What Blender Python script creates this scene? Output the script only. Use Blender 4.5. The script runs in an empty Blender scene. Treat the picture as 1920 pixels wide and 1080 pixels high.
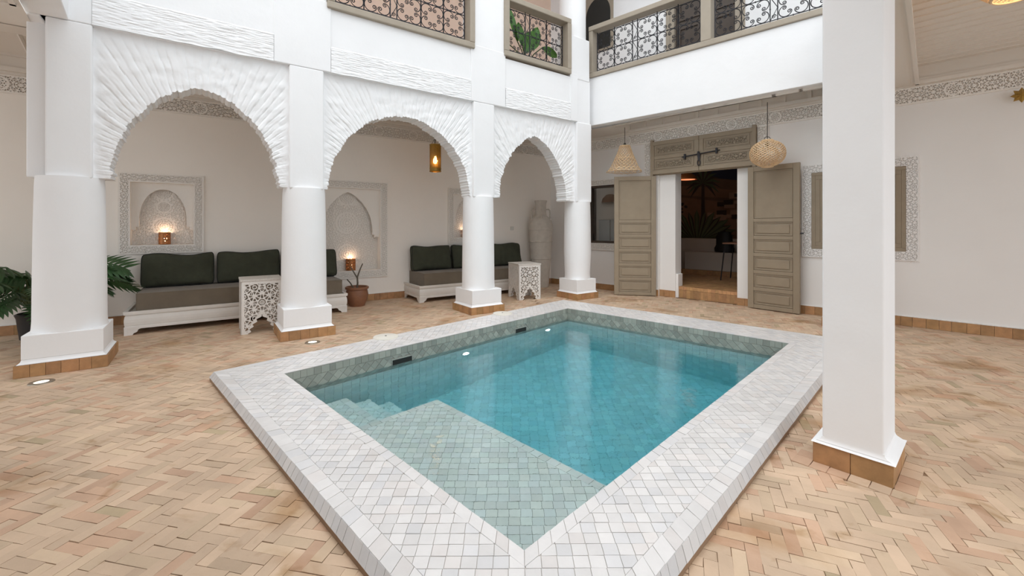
import bpy, math, random
import numpy as np
from mathutils import Vector, Matrix, noise
random.seed(7)
PI = math.pi
C = bpy.context.scene.collection
sc = bpy.context.scene

# ---------------------------------------------------------------- camera, sky, exposure
cam_d = bpy.data.cameras.new('camera')
cam = bpy.data.objects.new('camera', cam_d)
C.objects.link(cam)
cam.location = (0, 0, 1.25)
cam.rotation_euler = (PI / 2, 0, 0)
cam_d.sensor_width = 36
cam_d.lens = 15.0
cam_d.shift_y = -0.059375
cam_d.clip_start = 0.02
sc.camera = cam

w = bpy.data.worlds.new('overcast_sky')
sc.world = w
w.use_nodes = True
bg = w.node_tree.nodes['Background']
bg.inputs[0].default_value = (0.90, 0.955, 1.0, 1)
bg.inputs[1].default_value = 1.0

sc.view_settings.view_transform = 'Standard'
sc.view_settings.look = 'None'
sc.view_settings.gamma = 1
sc.view_settings.use_curve_mapping = False
sc.view_settings.exposure = 0.72
sc.cycles.max_bounces = 16
sc.cycles.diffuse_bounces = 8

sun_d = bpy.data.lights.new('soft_sky_sun', 'SUN')
sun_d.energy = 1.3
sun_d.angle = math.radians(80)
sun_d.color = (1.0, 0.98, 0.95)
sun = bpy.data.objects.new('soft_sky_sun', sun_d)
sun.rotation_euler = (math.radians(16), math.radians(-8), 0)
sun.location = (0, 4, 9)
C.objects.link(sun)

# ---------------------------------------------------------------- materials
def mat(name, col, rough=0.7, bump=None, var=None, metal=0.0, emit=None, coat=0.0, attr=False, sheen=0.0):
    """bump: list of (scale, strength, distance); var: (scale, amount)"""
    m = bpy.data.materials.new(name)
    m.use_nodes = True
    nt = m.node_tree
    b = nt.nodes['Principled BSDF']
    b.inputs['Base Color'].default_value = (*col, 1)
    b.inputs['Roughness'].default_value = rough
    b.inputs['Metallic'].default_value = metal
    if coat:
        b.inputs['Coat Weight'].default_value = coat
        b.inputs['Coat Roughness'].default_value = 0.25
    if sheen:
        b.inputs['Sheen Weight'].default_value = sheen
    if emit:
        b.inputs['Emission Color'].default_value = (*emit[0], 1)
        b.inputs['Emission Strength'].default_value = emit[1]
    tc = nt.nodes.new('ShaderNodeTexCoord')
    src = None
    if attr:
        a = nt.nodes.new('ShaderNodeAttribute')
        a.attribute_name = 'Col'
        src = a.outputs['Color']
    if var:
        n = nt.nodes.new('ShaderNodeTexNoise')
        n.inputs['Scale'].default_value = var[0]
        n.inputs['Detail'].default_value = 6
        n.inputs['Roughness'].default_value = 0.6
        nt.links.new(tc.outputs['Object'], n.inputs['Vector'])
        r = nt.nodes.new('ShaderNodeMapRange')
        r.inputs[1].default_value = 0.3
        r.inputs[2].default_value = 0.7
        r.inputs[3].default_value = 1 - var[1]
        r.inputs[4].default_value = 1 + var[1] * 0.6
        nt.links.new(n.outputs['Fac'], r.inputs[0])
        mx = nt.nodes.new('ShaderNodeMix')
        mx.data_type = 'RGBA'
        mx.blend_type = 'MULTIPLY'
        mx.inputs[0].default_value = 1
        if src:
            nt.links.new(src, mx.inputs[6])
        else:
            mx.inputs[6].default_value = (*col, 1)
        nt.links.new(r.outputs[0], mx.inputs[7])
        src = mx.outputs[2]
    if src:
        nt.links.new(src, b.inputs['Base Color'])
    prev = None
    for (s, st, d) in (bump or []):
        n = nt.nodes.new('ShaderNodeTexNoise')
        n.inputs['Scale'].default_value = s
        n.inputs['Detail'].default_value = 5
        nt.links.new(tc.outputs['Object'], n.inputs['Vector'])
        bp = nt.nodes.new('ShaderNodeBump')
        bp.inputs['Strength'].default_value = st
        bp.inputs['Distance'].default_value = d
        nt.links.new(n.outputs['Fac'], bp.inputs['Height'])
        if prev:
            nt.links.new(prev, bp.inputs['Normal'])
        prev = bp.outputs[0]
    if prev:
        nt.links.new(prev, b.inputs['Normal'])
    return m

M = {}
M['white'] = mat('white_lime_plaster', (0.86, 0.865, 0.875), 0.8, [(3, 0.25, 0.03), (40, 0.12, 0.004)], (2.0, 0.02))
M['rough'] = mat('limewashed_brick', (0.87, 0.875, 0.885), 0.85, [(14, 0.3, 0.01), (60, 0.25, 0.004)])
M['wallA'] = mat('warm_gallery_plaster', (0.89, 0.845, 0.79), 0.85, [(4, 0.2, 0.02), (50, 0.1, 0.003)], (1.5, 0.02))
M['wallB'] = mat('pale_gallery_plaster', (0.82, 0.80, 0.78), 0.85, [(4, 0.2, 0.02), (50, 0.1, 0.003)], (1.5, 0.02))
M['carved'] = mat('carved_stucco', (0.82, 0.785, 0.74), 0.85, [(90, 0.2, 0.003)])
M['ceil'] = mat('painted_ceiling_wood', (0.74, 0.69, 0.63), 0.7, [(20, 0.1, 0.003)])
M['peach'] = mat('peach_plaster', (0.86, 0.66, 0.54), 0.9, [(5, 0.2, 0.01)], (1.5, 0.04))
M['taupe'] = mat('taupe_painted_wood', (0.30, 0.24, 0.168), 0.55, [(30, 0.15, 0.003)], (6, 0.08))
M['taupe_l'] = mat('taupe_rail_paint', (0.36, 0.31, 0.245), 0.6, [(30, 0.15, 0.003)], (5, 0.08))
M['iron'] = mat('wrought_iron', (0.03, 0.03, 0.035), 0.5, metal=0.4)
M['brick'] = mat('terracotta_brick', (0.5, 0.3, 0.2), 0.72, [(25, 0.35, 0.006), (90, 0.3, 0.002)], (2.6, 0.17), attr=True)
def add_stains(m, scale, lo, hi, tint):
    nt = m.node_tree; b = nt.nodes['Principled BSDF']
    src = b.inputs['Base Color'].links[0].from_socket
    tc = nt.nodes.new('ShaderNodeTexCoord')
    n = nt.nodes.new('ShaderNodeTexNoise'); n.inputs['Scale'].default_value = scale; n.inputs['Detail'].default_value = 7; n.inputs['Distortion'].default_value = 0.6
    nt.links.new(tc.outputs['Object'], n.inputs['Vector'])
    r = nt.nodes.new('ShaderNodeMapRange'); r.inputs[1].default_value = lo; r.inputs[2].default_value = hi
    nt.links.new(n.outputs['Fac'], r.inputs[0])
    x = nt.nodes.new('ShaderNodeMix'); x.data_type = 'RGBA'; x.blend_type = 'MULTIPLY'
    nt.links.new(r.outputs[0], x.inputs[0]); nt.links.new(src, x.inputs[6]); x.inputs[7].default_value = (*tint, 1)
    nt.links.new(x.outputs[2], b.inputs['Base Color'])
add_stains(M['brick'], 1.7, 0.56, 0.70, (0.72, 0.60, 0.46))
add_stains(M['brick'], 5.5, 0.60, 0.74, (0.70, 0.62, 0.48))
M['mortar'] = mat('floor_mortar', (0.30, 0.195, 0.12), 0.95, [(60, 0.4, 0.004)], (3, 0.2))
M['basetile'] = mat('tan_base_tile', (0.45, 0.24, 0.11), 0.5, [(20, 0.3, 0.005)], (14, 0.22), attr=True)
M['zellige'] = mat('white_zellige', (0.8, 0.8, 0.8), 0.38, [(16, 0.35, 0.004)], (12, 0.05), attr=True, coat=0.15)
M['grout'] = mat('pale_grout', (0.50, 0.47, 0.44), 0.9, [(60, 0.3, 0.003)])
M['pgrout'] = mat('grey_green_grout', (0.36, 0.375, 0.34), 0.9)
M['fabric'] = mat('dark_green_cotton', (0.047, 0.051, 0.032), 0.95, [(7, 0.6, 0.03), (300, 0.3, 0.001)], (8, 0.18))
M['mattress'] = mat('grey_brown_cotton', (0.165, 0.132, 0.096), 0.95, [(5, 0.3, 0.02), (300, 0.3, 0.001)], (5, 0.12), sheen=0.15)
M['piping'] = mat('dark_piping', (0.015, 0.017, 0.014), 0.9)
M['wwood'] = mat('white_painted_wood', (0.76, 0.73, 0.69), 0.5, [(30, 0.12, 0.003)], (8, 0.05))
M['bone'] = mat('white_inlaid_top', (0.62, 0.58, 0.53), 0.5, [(80, 0.2, 0.002)], (60, 0.18))
M['urn'] = mat('whitewashed_clay', (0.58, 0.53, 0.47), 0.85, [(30, 0.4, 0.006)], (10, 0.12))
M['terra'] = mat('terracotta_pot', (0.26, 0.115, 0.06), 0.5, [(20, 0.2, 0.004)], (8, 0.2))
M['twig'] = mat('bare_stem', (0.12, 0.10, 0.075), 0.9)
M['soil'] = mat('soil', (0.03, 0.02, 0.015), 1.0, [(60, 1, 0.02)])
M['leaf'] = mat('philodendron_leaf', (0.035, 0.095, 0.03), 0.4, var=(6, 0.4))
M['leaf2'] = mat('broad_green_leaf', (0.06, 0.17, 0.025), 0.4, var=(5, 0.35))
M['stem'] = mat('green_stem', (0.08, 0.12, 0.04), 0.6)
M['blackpot'] = mat('black_pot', (0.015, 0.015, 0.017), 0.5)
M['copper'] = mat('perforated_copper', (0.42, 0.17, 0.06), 0.45, metal=0.55, var=(30, 0.2))
M['brass'] = mat('aged_brass', (0.42, 0.26, 0.06), 0.35, metal=0.8, var=(30, 0.2))
M['wicker'] = mat('natural_wicker', (0.78, 0.57, 0.35), 0.65, var=(20, 0.2))
M['cord'] = mat('dark_cord', (0.04, 0.035, 0.03), 0.7)
M['bulb'] = mat('warm_bulb', (1, 0.8, 0.5), 0.4, emit=((1.0, 0.55, 0.2), 14))
M['glow'] = mat('warm_candle_glow', (1, 0.8, 0.5), 0.4, emit=((1.0, 0.70, 0.42), 5))
M['spot'] = mat('floor_spot_lens', (0.9, 0.9, 0.8), 0.3, emit=((1.0, 0.92, 0.75), 0.9))
M['poollamp'] = mat('pool_lamp_lens', (0.9, 0.95, 1), 0.3, emit=((0.85, 0.95, 1.0), 4))
M['steel'] = mat('dull_steel', (0.32, 0.28, 0.22), 0.4, metal=0.8)
M['lid'] = mat('cream_plastic', (0.72, 0.69, 0.62), 0.5)
M['dark'] = mat('dark_void', (0.02, 0.02, 0.018), 0.8)
M['darkwood'] = mat('dark_brown_wood', (0.06, 0.042, 0.03), 0.5)
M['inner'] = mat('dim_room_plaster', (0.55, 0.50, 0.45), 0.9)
M['black'] = mat('black_leather', (0.006, 0.006, 0.007), 0.6)
M['plastic'] = mat('white_plastic', (0.7, 0.68, 0.64), 0.4)
M['glass'] = mat('window_glass', (0.92, 0.93, 0.92), 0.02)
_b = M['glass'].node_tree.nodes['Principled BSDF']
_b.inputs['Transmission Weight'].default_value = 1.0
_b.inputs['IOR'].default_value = 1.1
M['petal'] = mat('cream_petal', (0.95, 0.88, 0.76), 0.6)
M['cabinet'] = mat('grey_white_cabinet', (0.42, 0.41, 0.40), 0.5)
M['basketry'] = mat('brown_basketry', (0.14, 0.075, 0.04), 0.8)

wm = bpy.data.materials.new('pool_water')
wm.use_nodes = True
nt = wm.node_tree
b = nt.nodes['Principled BSDF']
b.inputs['Base Color'].default_value = (1, 1, 1, 1)
b.inputs['Roughness'].default_value = 0.0
b.inputs['IOR'].default_value = 1.33
b.inputs['Transmission Weight'].default_value = 1
tc = nt.nodes.new('ShaderNodeTexCoord')
prev = None
for (s, st, d) in ((3.0, 0.12, 0.03), (13, 0.22, 0.007), (42, 0.14, 0.002)):
    n = nt.nodes.new('ShaderNodeTexNoise')
    n.inputs['Scale'].default_value = s
    n.inputs['Detail'].default_value = 3
    nt.links.new(tc.outputs['Object'], n.inputs['Vector'])
    bp = nt.nodes.new('ShaderNodeBump')
    bp.inputs['Strength'].default_value = st
    bp.inputs['Distance'].default_value = d
    nt.links.new(n.outputs['Fac'], bp.inputs['Height'])
    if prev:
        nt.links.new(prev, bp.inputs['Normal'])
    prev = bp.outputs[0]
nt.links.new(prev, b.inputs['Normal'])
va = nt.nodes.new('ShaderNodeVolumeAbsorption')
va.inputs['Color'].default_value = (0.22, 0.86, 0.965, 1)
va.inputs['Density'].default_value = 0.62
nt.links.new(va.outputs[0], nt.nodes['Material Output'].inputs['Volume'])
M['water'] = wm

# ---------------------------------------------------------------- mesh helpers
class MB:
    def __init__(s):
        s.v = []; s.f = []; s.c = []; s.mi = []; s.cur = (1, 1, 1); s.curm = 0

    def add(s, vs, fs):
        o = len(s.v)
        s.v += [tuple(p) for p in vs]
        for f in fs:
            s.f.append(tuple(o + i for i in f))
            s.c.append(s.cur)
            s.mi.append(s.curm)
        return s

    def box(s, x0, x1, y0, y1, z0, z1):
        return s.add([(x0, y0, z0), (x1, y0, z0), (x1, y1, z0), (x0, y1, z0), (x0, y0, z1), (x1, y0, z1), (x1, y1, z1), (x0, y1, z1)],
                     [(0, 3, 2, 1), (4, 5, 6, 7), (0, 1, 5, 4), (1, 2, 6, 5), (2, 3, 7, 6), (3, 0, 4, 7)])

    def frame(s, x0, x1, z0, z1, wd, y0, y1):
        s.box(x0, x1, y0, y1, z0, z0 + wd); s.box(x0, x1, y0, y1, z1 - wd, z1)
        s.box(x0, x0 + wd, y0, y1, z0 + wd, z1 - wd); s.box(x1 - wd, x1, y0, y1, z0 + wd, z1 - wd)
        return s

    def prism(s, poly, z0, z1):
        n = len(poly)
        vs = [(x, y, z0) for x, y in poly] + [(x, y, z1) for x, y in poly]
        return s.add(vs, [tuple(range(n - 1, -1, -1)), tuple(range(n, 2 * n))] + [(i, (i + 1) % n, n + (i + 1) % n, n + i) for i in range(n)])

    def prism_xz(s, poly, y0, y1):
        n = len(poly)
        vs = [(x, y0, z) for x, z in poly] + [(x, y1, z) for x, z in poly]
        return s.add(vs, [tuple(range(n)), tuple(range(2 * n - 1, n - 1, -1))] + [(i, n + i, n + (i + 1) % n, (i + 1) % n) for i in range(n)])

    def lathe(s, prof, seg=32, cx=0, cy=0, cap=True):
        n = len(prof)
        vs = []
        for i in range(seg):
            a = 2 * PI * i / seg
            for r, z in prof:
                vs.append((cx + r * math.cos(a), cy + r * math.sin(a), z))
        fs = []
        for i in range(seg):
            j = (i + 1) % seg
            for k in range(n - 1):
                fs.append((i * n + k, j * n + k, j * n + k + 1, i * n + k + 1))
        if cap:
            fs.append(tuple(i * n for i in range(seg - 1, -1, -1)))
            fs.append(tuple(i * n + n - 1 for i in range(seg)))
        return s.add(vs, fs)

    def tube(s, pts, r, k=6, closed=False):
        pts = [Vector(p) for p in pts]
        n = len(pts)
        rs = r if isinstance(r, (list, tuple)) else [r] * n
        vs = []
        up = Vector((0, 0, 1))
        pn = None
        for i, p in enumerate(pts):
            t = (pts[(i + 1) % n] - pts[i - 1]) if closed else (pts[min(i + 1, n - 1)] - pts[max(i - 1, 0)])
            if t.length < 1e-9: t = Vector((0, 0, 1))
            t.normalize()
            if pn is None:
                a = up if abs(t.z) < 0.9 else Vector((1, 0, 0))
                nn = t.cross(a).normalized()
            else:
                nn = pn - t * pn.dot(t)
                if nn.length < 1e-6: nn = t.orthogonal()
                nn.normalize()
            pn = nn
            bb = t.cross(nn)
            for j in range(k):
                a = 2 * PI * j / k
                vs.append(p + (nn * math.cos(a) + bb * math.sin(a)) * rs[i])
        fs = []
        for i in range(n if closed else n - 1):
            i2 = (i + 1) % n
            for j in range(k):
                j2 = (j + 1) % k
                fs.append((i * k + j, i * k + j2, i2 * k + j2, i2 * k + j))
        if not closed:
            fs.append(tuple(range(k - 1, -1, -1)))
            fs.append(tuple((n - 1) * k + j for j in range(k)))
        return s.add(vs, fs)

    def build(s, name, m, parent=None, loc=(0, 0, 0), rz=0.0, smooth=False, bevel=0.0, seg=2, col=False):
        me = bpy.data.meshes.new(name)
        me.from_pydata(s.v, [], s.f)
        ms = m if isinstance(m, (list, tuple)) else [m]
        for q in ms: me.materials.append(q)
        if len(ms) > 1:
            me.polygons.foreach_set('material_index', s.mi)
        if col:
            at = me.color_attributes.new('Col', 'FLOAT_COLOR', 'CORNER')
            arr = []
            for p, cc in zip(me.polygons, s.c):
                arr += [cc[0], cc[1], cc[2], 1.0] * p.loop_total
            at.data.foreach_set('color', arr)
        if smooth:
            me.polygons.foreach_set('use_smooth', [True] * len(me.polygons))
            try:
                me.set_sharp_from_angle(angle=math.radians(38))
            except Exception:
                pass
        me.update()
        o = bpy.data.objects.new(name, me)
        C.objects.link(o)
        if parent is not None: o.parent = parent
        o.location = loc
        o.rotation_euler = (0, 0, rz)
        if bevel:
            b = o.modifiers.new('bevel', 'BEVEL')
            b.width = bevel; b.segments = seg; b.limit_method = 'ANGLE'; b.angle_limit = math.radians(40)
        return o


def empty(name, loc=(0, 0, 0), rz=0.0):
    o = bpy.data.objects.new(name, None)
    o.empty_display_size = 0.1
    C.objects.link(o)
    o.location = loc; o.rotation_euler = (0, 0, rz)
    return o

def tag(o, label, cat, group=None, kind=None):
    o['label'] = label; o['category'] = cat
    if group: o['group'] = group
    if kind: o['kind'] = kind
    return o

def struct(o):
    o['kind'] = 'structure'
    return o

def copy_tree(o, parent=None):
    c = o.copy(); C.objects.link(c)
    if parent is not None: c.parent = parent
    for ch in [x for x in list(C.objects) if x.parent == o]:
        copy_tree(ch, c)
    return c

def voxel(w_, h_, res, fn, depth, through=False, x0=0.0, z0=0.0, m=None, y=0.0):
    """relief or fretwork sheet in the x-z plane, front at y, cut back by depth where fn is False"""
    nx = max(2, int(round(w_ / res))); nz = max(2, int(round(h_ / res)))
    dx = w_ / nx; dz = h_ / nz
    X, Z = np.meshgrid((np.arange(nx) + .5) * dx + x0, (np.arange(nz) + .5) * dz + z0, indexing='ij')
    k = fn(X, Z)
    V = []
    F = 0
    def quad(a, b, c, d):
        V.append(np.stack([a, b, c, d], 1))
    def pts(i, j, yy):
        return np.stack([x0 + i * dx, np.full(i.shape, yy), z0 + j * dz], 1)
    i, j = np.nonzero(k)
    quad(pts(i, j, y), pts(i + 1, j, y), pts(i + 1, j + 1, y), pts(i, j + 1, y))
    if through:
        quad(pts(i, j, y + depth), pts(i, j + 1, y + depth), pts(i + 1, j + 1, y + depth), pts(i + 1, j, y + depth))
    else:
        i, j = np.nonzero(~k)
        quad(pts(i, j, y + depth), pts(i + 1, j, y + depth), pts(i + 1, j + 1, y + depth), pts(i, j + 1, y + depth))
    kp = np.zeros((nx + 2, nz + 2), bool); kp[1:-1, 1:-1] = k
    dxm = kp[1:, 1:-1] != kp[:-1, 1:-1]
    i, j = np.nonzero(dxm)
    quad(pts(i, j, y), pts(i, j + 1, y), pts(i, j + 1, y + depth), pts(i, j, y + depth))
    dzm = kp[1:-1, 1:] != kp[1:-1, :-1]
    i, j = np.nonzero(dzm)
    quad(pts(i, j, y), pts(i + 1, j, y), pts(i + 1, j, y + depth), pts(i, j, y + depth))
    A = np.concatenate(V).reshape(-1, 3)
    n = len(A) // 4
    m = m or MB()
    m.add(A.tolist(), np.arange(4 * n).reshape(-1, 4).tolist())
    return m

def star(X, Z, p):
    k = 2 * PI / p; q = 1 / math.sqrt(2)
    return np.cos(k * X) + np.cos(k * Z) + np.cos(k * q * (X + Z)) + np.cos(k * q * (X - Z))

def holes8(s1, a=1.0, b=-1.25):
    return (s1 > a) | (s1 < b)

def fretfn(p, thr=0.35, edge=None):
    def f(X, Z):
        s1 = star(X, Z, p)
        s2 = star(X * 1.9 + 0.3 * p, Z * 1.9, p)
        return ~((np.abs(s1 + 0.45 * s2) < thr) | (s1 > 3.2))
    return f

def clip(poly, reg):
    """clip poly by convex ccw region"""
    out = poly
    n = len(reg)
    for i in range(n):
        ax, ay = reg[i]; bx, by = reg[(i + 1) % n]
        ex, ey = bx - ax, by - ay
        inp = out; out = []
        if not inp: return []
        ds = [ex * (p[1] - ay) - ey * (p[0] - ax) for p in inp]
        for k in range(len(inp)):
            p, q = inp[k - 1], inp[k]; dp, dq = ds[k - 1], ds[k]
            if (dp >= 0) != (dq >= 0):
                t = dp / (dp - dq)
                out.append((p[0] + t * (q[0] - p[0]), p[1] + t * (q[1] - p[1])))
            if dq >= 0: out.append(q)
    return out

def area(p):
    return 0.5 * sum(p[i - 1][0] * p[i][1] - p[i][0] * p[i - 1][1] for i in range(len(p)))

def ccw(p):
    return p if area(p) > 0 else p[::-1]

def rng(*k):
    return random.Random(hash(tuple(int(q * 1000) if isinstance(q, float) else q for q in k)) & 0xffffffff)

def shrink(p, g):
    cx = sum(q[0] for q in p) / len(p); cy = sum(q[1] for q in p) / len(p)
    out = []
    for x, y in p:
        d = math.hypot(x - cx, y - cy)
        f = max(0.3, 1 - g / max(d, 1e-6))
        out.append((cx + (x - cx) * f, cy + (y - cy) * f))
    return out

def puttile(m, poly, f3, h0, h1, colr, tilt=0.0, r=random):
    n = len(poly)
    if n < 3 or abs(area(poly)) < 6e-5: return
    m.cur = colr
    cx = sum(q[0] for q in poly) / n; cy = sum(q[1] for q in poly) / n
    tx = r.uniform(-tilt, tilt); ty = r.uniform(-tilt, tilt)
    top = [f3(x, y, h1 + (x - cx) * tx + (y - cy) * ty) for x, y in poly]
    bot = [f3(x, y, h0) for x, y in poly]
    m.add(top + bot, [tuple(range(n))] + [(i, n + i, n + (i + 1) % n, (i + 1) % n) for i in range(n)])

def grid_tiles(m, reg, f3, size, ang, pal, gap=0.0012, h0=-0.006, h1=0.0, tilt=0.02, org=(0, 0), jit=0.0, skip=None):
    reg = ccw(reg)
    ca, sa = math.cos(ang), math.sin(ang)
    loc = [((x - org[0]) * ca + (y - org[1]) * sa, -(x - org[0]) * sa + (y - org[1]) * ca) for x, y in reg]
    u0 = math.floor(min(p[0] for p in loc) / size) - 1; u1 = math.ceil(max(p[0] for p in loc) / size) + 1
    v0 = math.floor(min(p[1] for p in loc) / size) - 1; v1 = math.ceil(max(p[1] for p in loc) / size) + 1
    for iv in range(v0, v1):
        off = rng(iv, 77).uniform(-jit, jit) * size
        for iu in range(u0, u1):
            r = rng(iu, iv, 3)
            x0 = iu * size + off + gap; x1 = (iu + 1) * size + off - gap
            y0 = iv * size + gap + r.uniform(0, 0.0008); y1 = (iv + 1) * size - gap
            q = [(x0, y0), (x1, y0), (x1, y1), (x0, y1)]
            q = [(org[0] + a * ca - b_ * sa, org[1] + a * sa + b_ * ca) for a, b_ in q]
            q = clip(q, reg)
            if len(q) < 3: continue
            if skip and skip(sum(a[0] for a in q) / len(q), sum(a[1] for a in q) / len(q)): continue
            puttile(m, q, f3, h0, h1 + r.uniform(-0.0008, 0.0008), pal(r), tilt, r)

def row_tiles(m, a0, a1, b0, b1, size, f3, pal, gap=0.0012, h0=-0.006, h1=0.0, tilt=0.02, seed=0):
    """row of tiles between edge a0->a1 and edge b0->b1"""
    L = math.hypot(a1[0] - a0[0], a1[1] - a0[1])
    n = max(1, round(L / size))
    cuts = [0.0] + [(i + random.uniform(-0.12, 0.12)) / n for i in range(1, n)] + [1.0]
    for i in range(n):
        r = rng(i, seed, 9)
        t0, t1 = cuts[i], cuts[i + 1]
        lp = lambda p, q, t: (p[0] + (q[0] - p[0]) * t, p[1] + (q[1] - p[1]) * t)
        q = [lp(a0, a1, t0), lp(a0, a1, t1), lp(b0, b1, t1), lp(b0, b1, t0)]
        q = shrink(ccw(q), gap * 1.4)
        puttile(m, q, f3, h0, h1 + r.uniform(-0.0006, 0.0006), pal(r), tilt, r)

def pal_white(r):
    g = r.uniform(0.67, 0.765)
    k = r.random()
    if k < 0.12: return (g * 0.985, g * 0.94, g * 0.92)
    if k < 0.30: return (g * 0.935, g * 0.925, g * 0.935)
    return (g, g * 0.975, g * 0.965)
def pal_green(r):
    g = r.uniform(0.74, 0.88)
    return (g * r.uniform(0.95, 1.0), g, g * r.uniform(0.93, 0.98))
def pal_band(r):
    g = r.uniform(0.30, 0.46)
    return (g * 0.98, g, g * 0.87)
def pal_brick(r):
    k = r.random()
    v = r.uniform(0.90, 1.10)
    if k < 0.60: c = (0.58, 0.425, 0.30)
    elif k < 0.76: c = (0.55, 0.36, 0.245)
    elif k < 0.93: c = (0.59, 0.44, 0.305)
    elif k < 0.975: c = (0.49, 0.36, 0.25)
    else: c = (0.44, 0.34, 0.215)
    return tuple(q * v for q in c)
def pal_base(r):
    v = r.uniform(0.85, 1.12)
    return (0.43 * v, 0.235 * v * r.uniform(0.95, 1.05), 0.105 * v)

def loc_frame(org, ang):
    ca, sa = math.cos(ang), math.sin(ang)
    return lambda x, y, z=0: (org[0] + x * ca - y * sa, org[1] + x * sa + y * ca, z)

# ---------------------------------------------------------------- frames of the place
O = (-4.0275, 3.8977); AA = math.radians(35.676)         # arcade line, x along it, y into the left gallery
WA0 = (0.0, 8.935); WAA = math.atan2(0.688, 1)           # left gallery wall
WB0 = (2.0, 8.4); WBA = -PI / 4                          # far wall with the doors
E0 = (1.401, 7.729); EA = math.atan2(-2.33, 2.53)        # far balcony front
fA = loc_frame(O, AA); fWA = loc_frame(WA0, WAA); fWB = loc_frame(WB0, WBA); fE = loc_frame(E0, EA)
COLS = [0.0, 1.942, 4.333, 6.398]
ZB = 3.08; ZC = 3.05; ZS = 1.70

# ---------------------------------------------------------------- pool geometry
CT = 0.075
IQ = [(0.045, 1.554), (2.81, 4.326), (0.81, 6.19), (-1.83, 3.43)]     # inner: near, right, far, left
OQ = [(0.037, 0.992), (3.52, 4.455), (0.835, 6.91), (-2.425, 3.47)]
lerp2 = lambda p, q, t: (p[0] + (q[0] - p[0]) * t, p[1] + (q[1] - p[1]) * t)
ring = lambda f: [lerp2(a, b_, f) for a, b_ in zip(IQ, OQ)]
ZW = -0.085; ZF = -1.3

def inside(p, q):
    n = len(q)
    return all((q[(i + 1) % n][0] - q[i][0]) * (p[1] - q[i][1]) - (q[(i + 1) % n][1] - q[i][1]) * (p[0] - q[i][0]) > 0 for i in range(n))

top3 = lambda z: (lambda x, y, h: (x, y, z + h))
cop = MB()
g0, g1, g2, g3 = ring(0), ring(0.14), ring(0.81), ring(1.0)
for k in range(4):
    k2 = (k + 1) % 4
    row_tiles(cop, g0[k], g0[k2], g1[k], g1[k2], 0.075, top3(CT), pal_white, seed=k)
    row_tiles(cop, g2[k], g2[k2], g3[k], g3[k2], 0.075, top3(CT), pal_white, seed=10 + k)
    grid_tiles(cop, [g1[k], g1[k2], g2[k2], g2[k]], top3(CT), 0.0565, math.radians(0.4), pal_white, jit=0.06)
    # sloped outer edge
    a, b_ = g3[k], g3[k2]
    L = math.hypot(b_[0] - a[0], b_[1] - a[1]); ux, uy = (b_[0] - a[0]) / L, (b_[1] - a[1]) / L
    nx, ny = uy, -ux
    def fe(x, y, h, a=a, ux=ux, uy=uy, nx=nx, ny=ny):
        o = 0.028 * y / 0.055 + h * 0.8; z = CT - y * 0.85 + h * 0.3
        return (a[0] + ux * x + nx * o, a[1] + uy * x + ny * o, z)
    row_tiles(cop, (0, 0), (L, 0), (-0.028, 0.055), (L + 0.028, 0.055), 0.06, fe, lambda r: tuple(q * 0.8 for q in pal_white(r)), seed=20 + k)
coping = struct(cop.build('pool_coping', M['zellige'], col=True))
cb = MB()
r1 = ring(0.0); r2 = ring(1.0)
def grow(q, d):
    out = []
    n = len(q)
    for i in range(n):
        p0, p1, p2 = q[i - 1], q[i], q[(i + 1) % n]
        def nrm(a, b_):
            l = math.hypot(b_[0] - a[0], b_[1] - a[1]); return ((b_[1] - a[1]) / l, -(b_[0] - a[0]) / l)
        n1 = nrm(p0, p1); n2 = nrm(p1, p2)
        k = 1 + n1[0] * n2[0] + n1[1] * n2[1]
        out.append((p1[0] + d * (n1[0] + n2[0]) / k, p1[1] + d * (n1[1] + n2[1]) / k))
    return out
r3 = grow(r2, 0.024)
vs = [(*p, CT - 0.004) for p in r1] + [(*p, CT - 0.004) for p in r2] + [(*p, 0.026) for p in r3] + [(*p, -0.02) for p in r3] + [(*p, -0.02) for p in r1]
fs = []
for k in range(4):
    k2 = (k + 1) % 4
    for lv in range(4):
        fs.append((lv * 4 + k, lv * 4 + k2, lv * 4 + 4 + k2, lv * 4 + 4 + k)[::-1])
cb.add(vs, fs)
ob = cb.build('mortar_bed', [M['grout'], M['mortar']], coping)
for i, p in enumerate(ob.data.polygons):
    p.material_index = 1 if i % 4 >= 1 else 0

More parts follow.
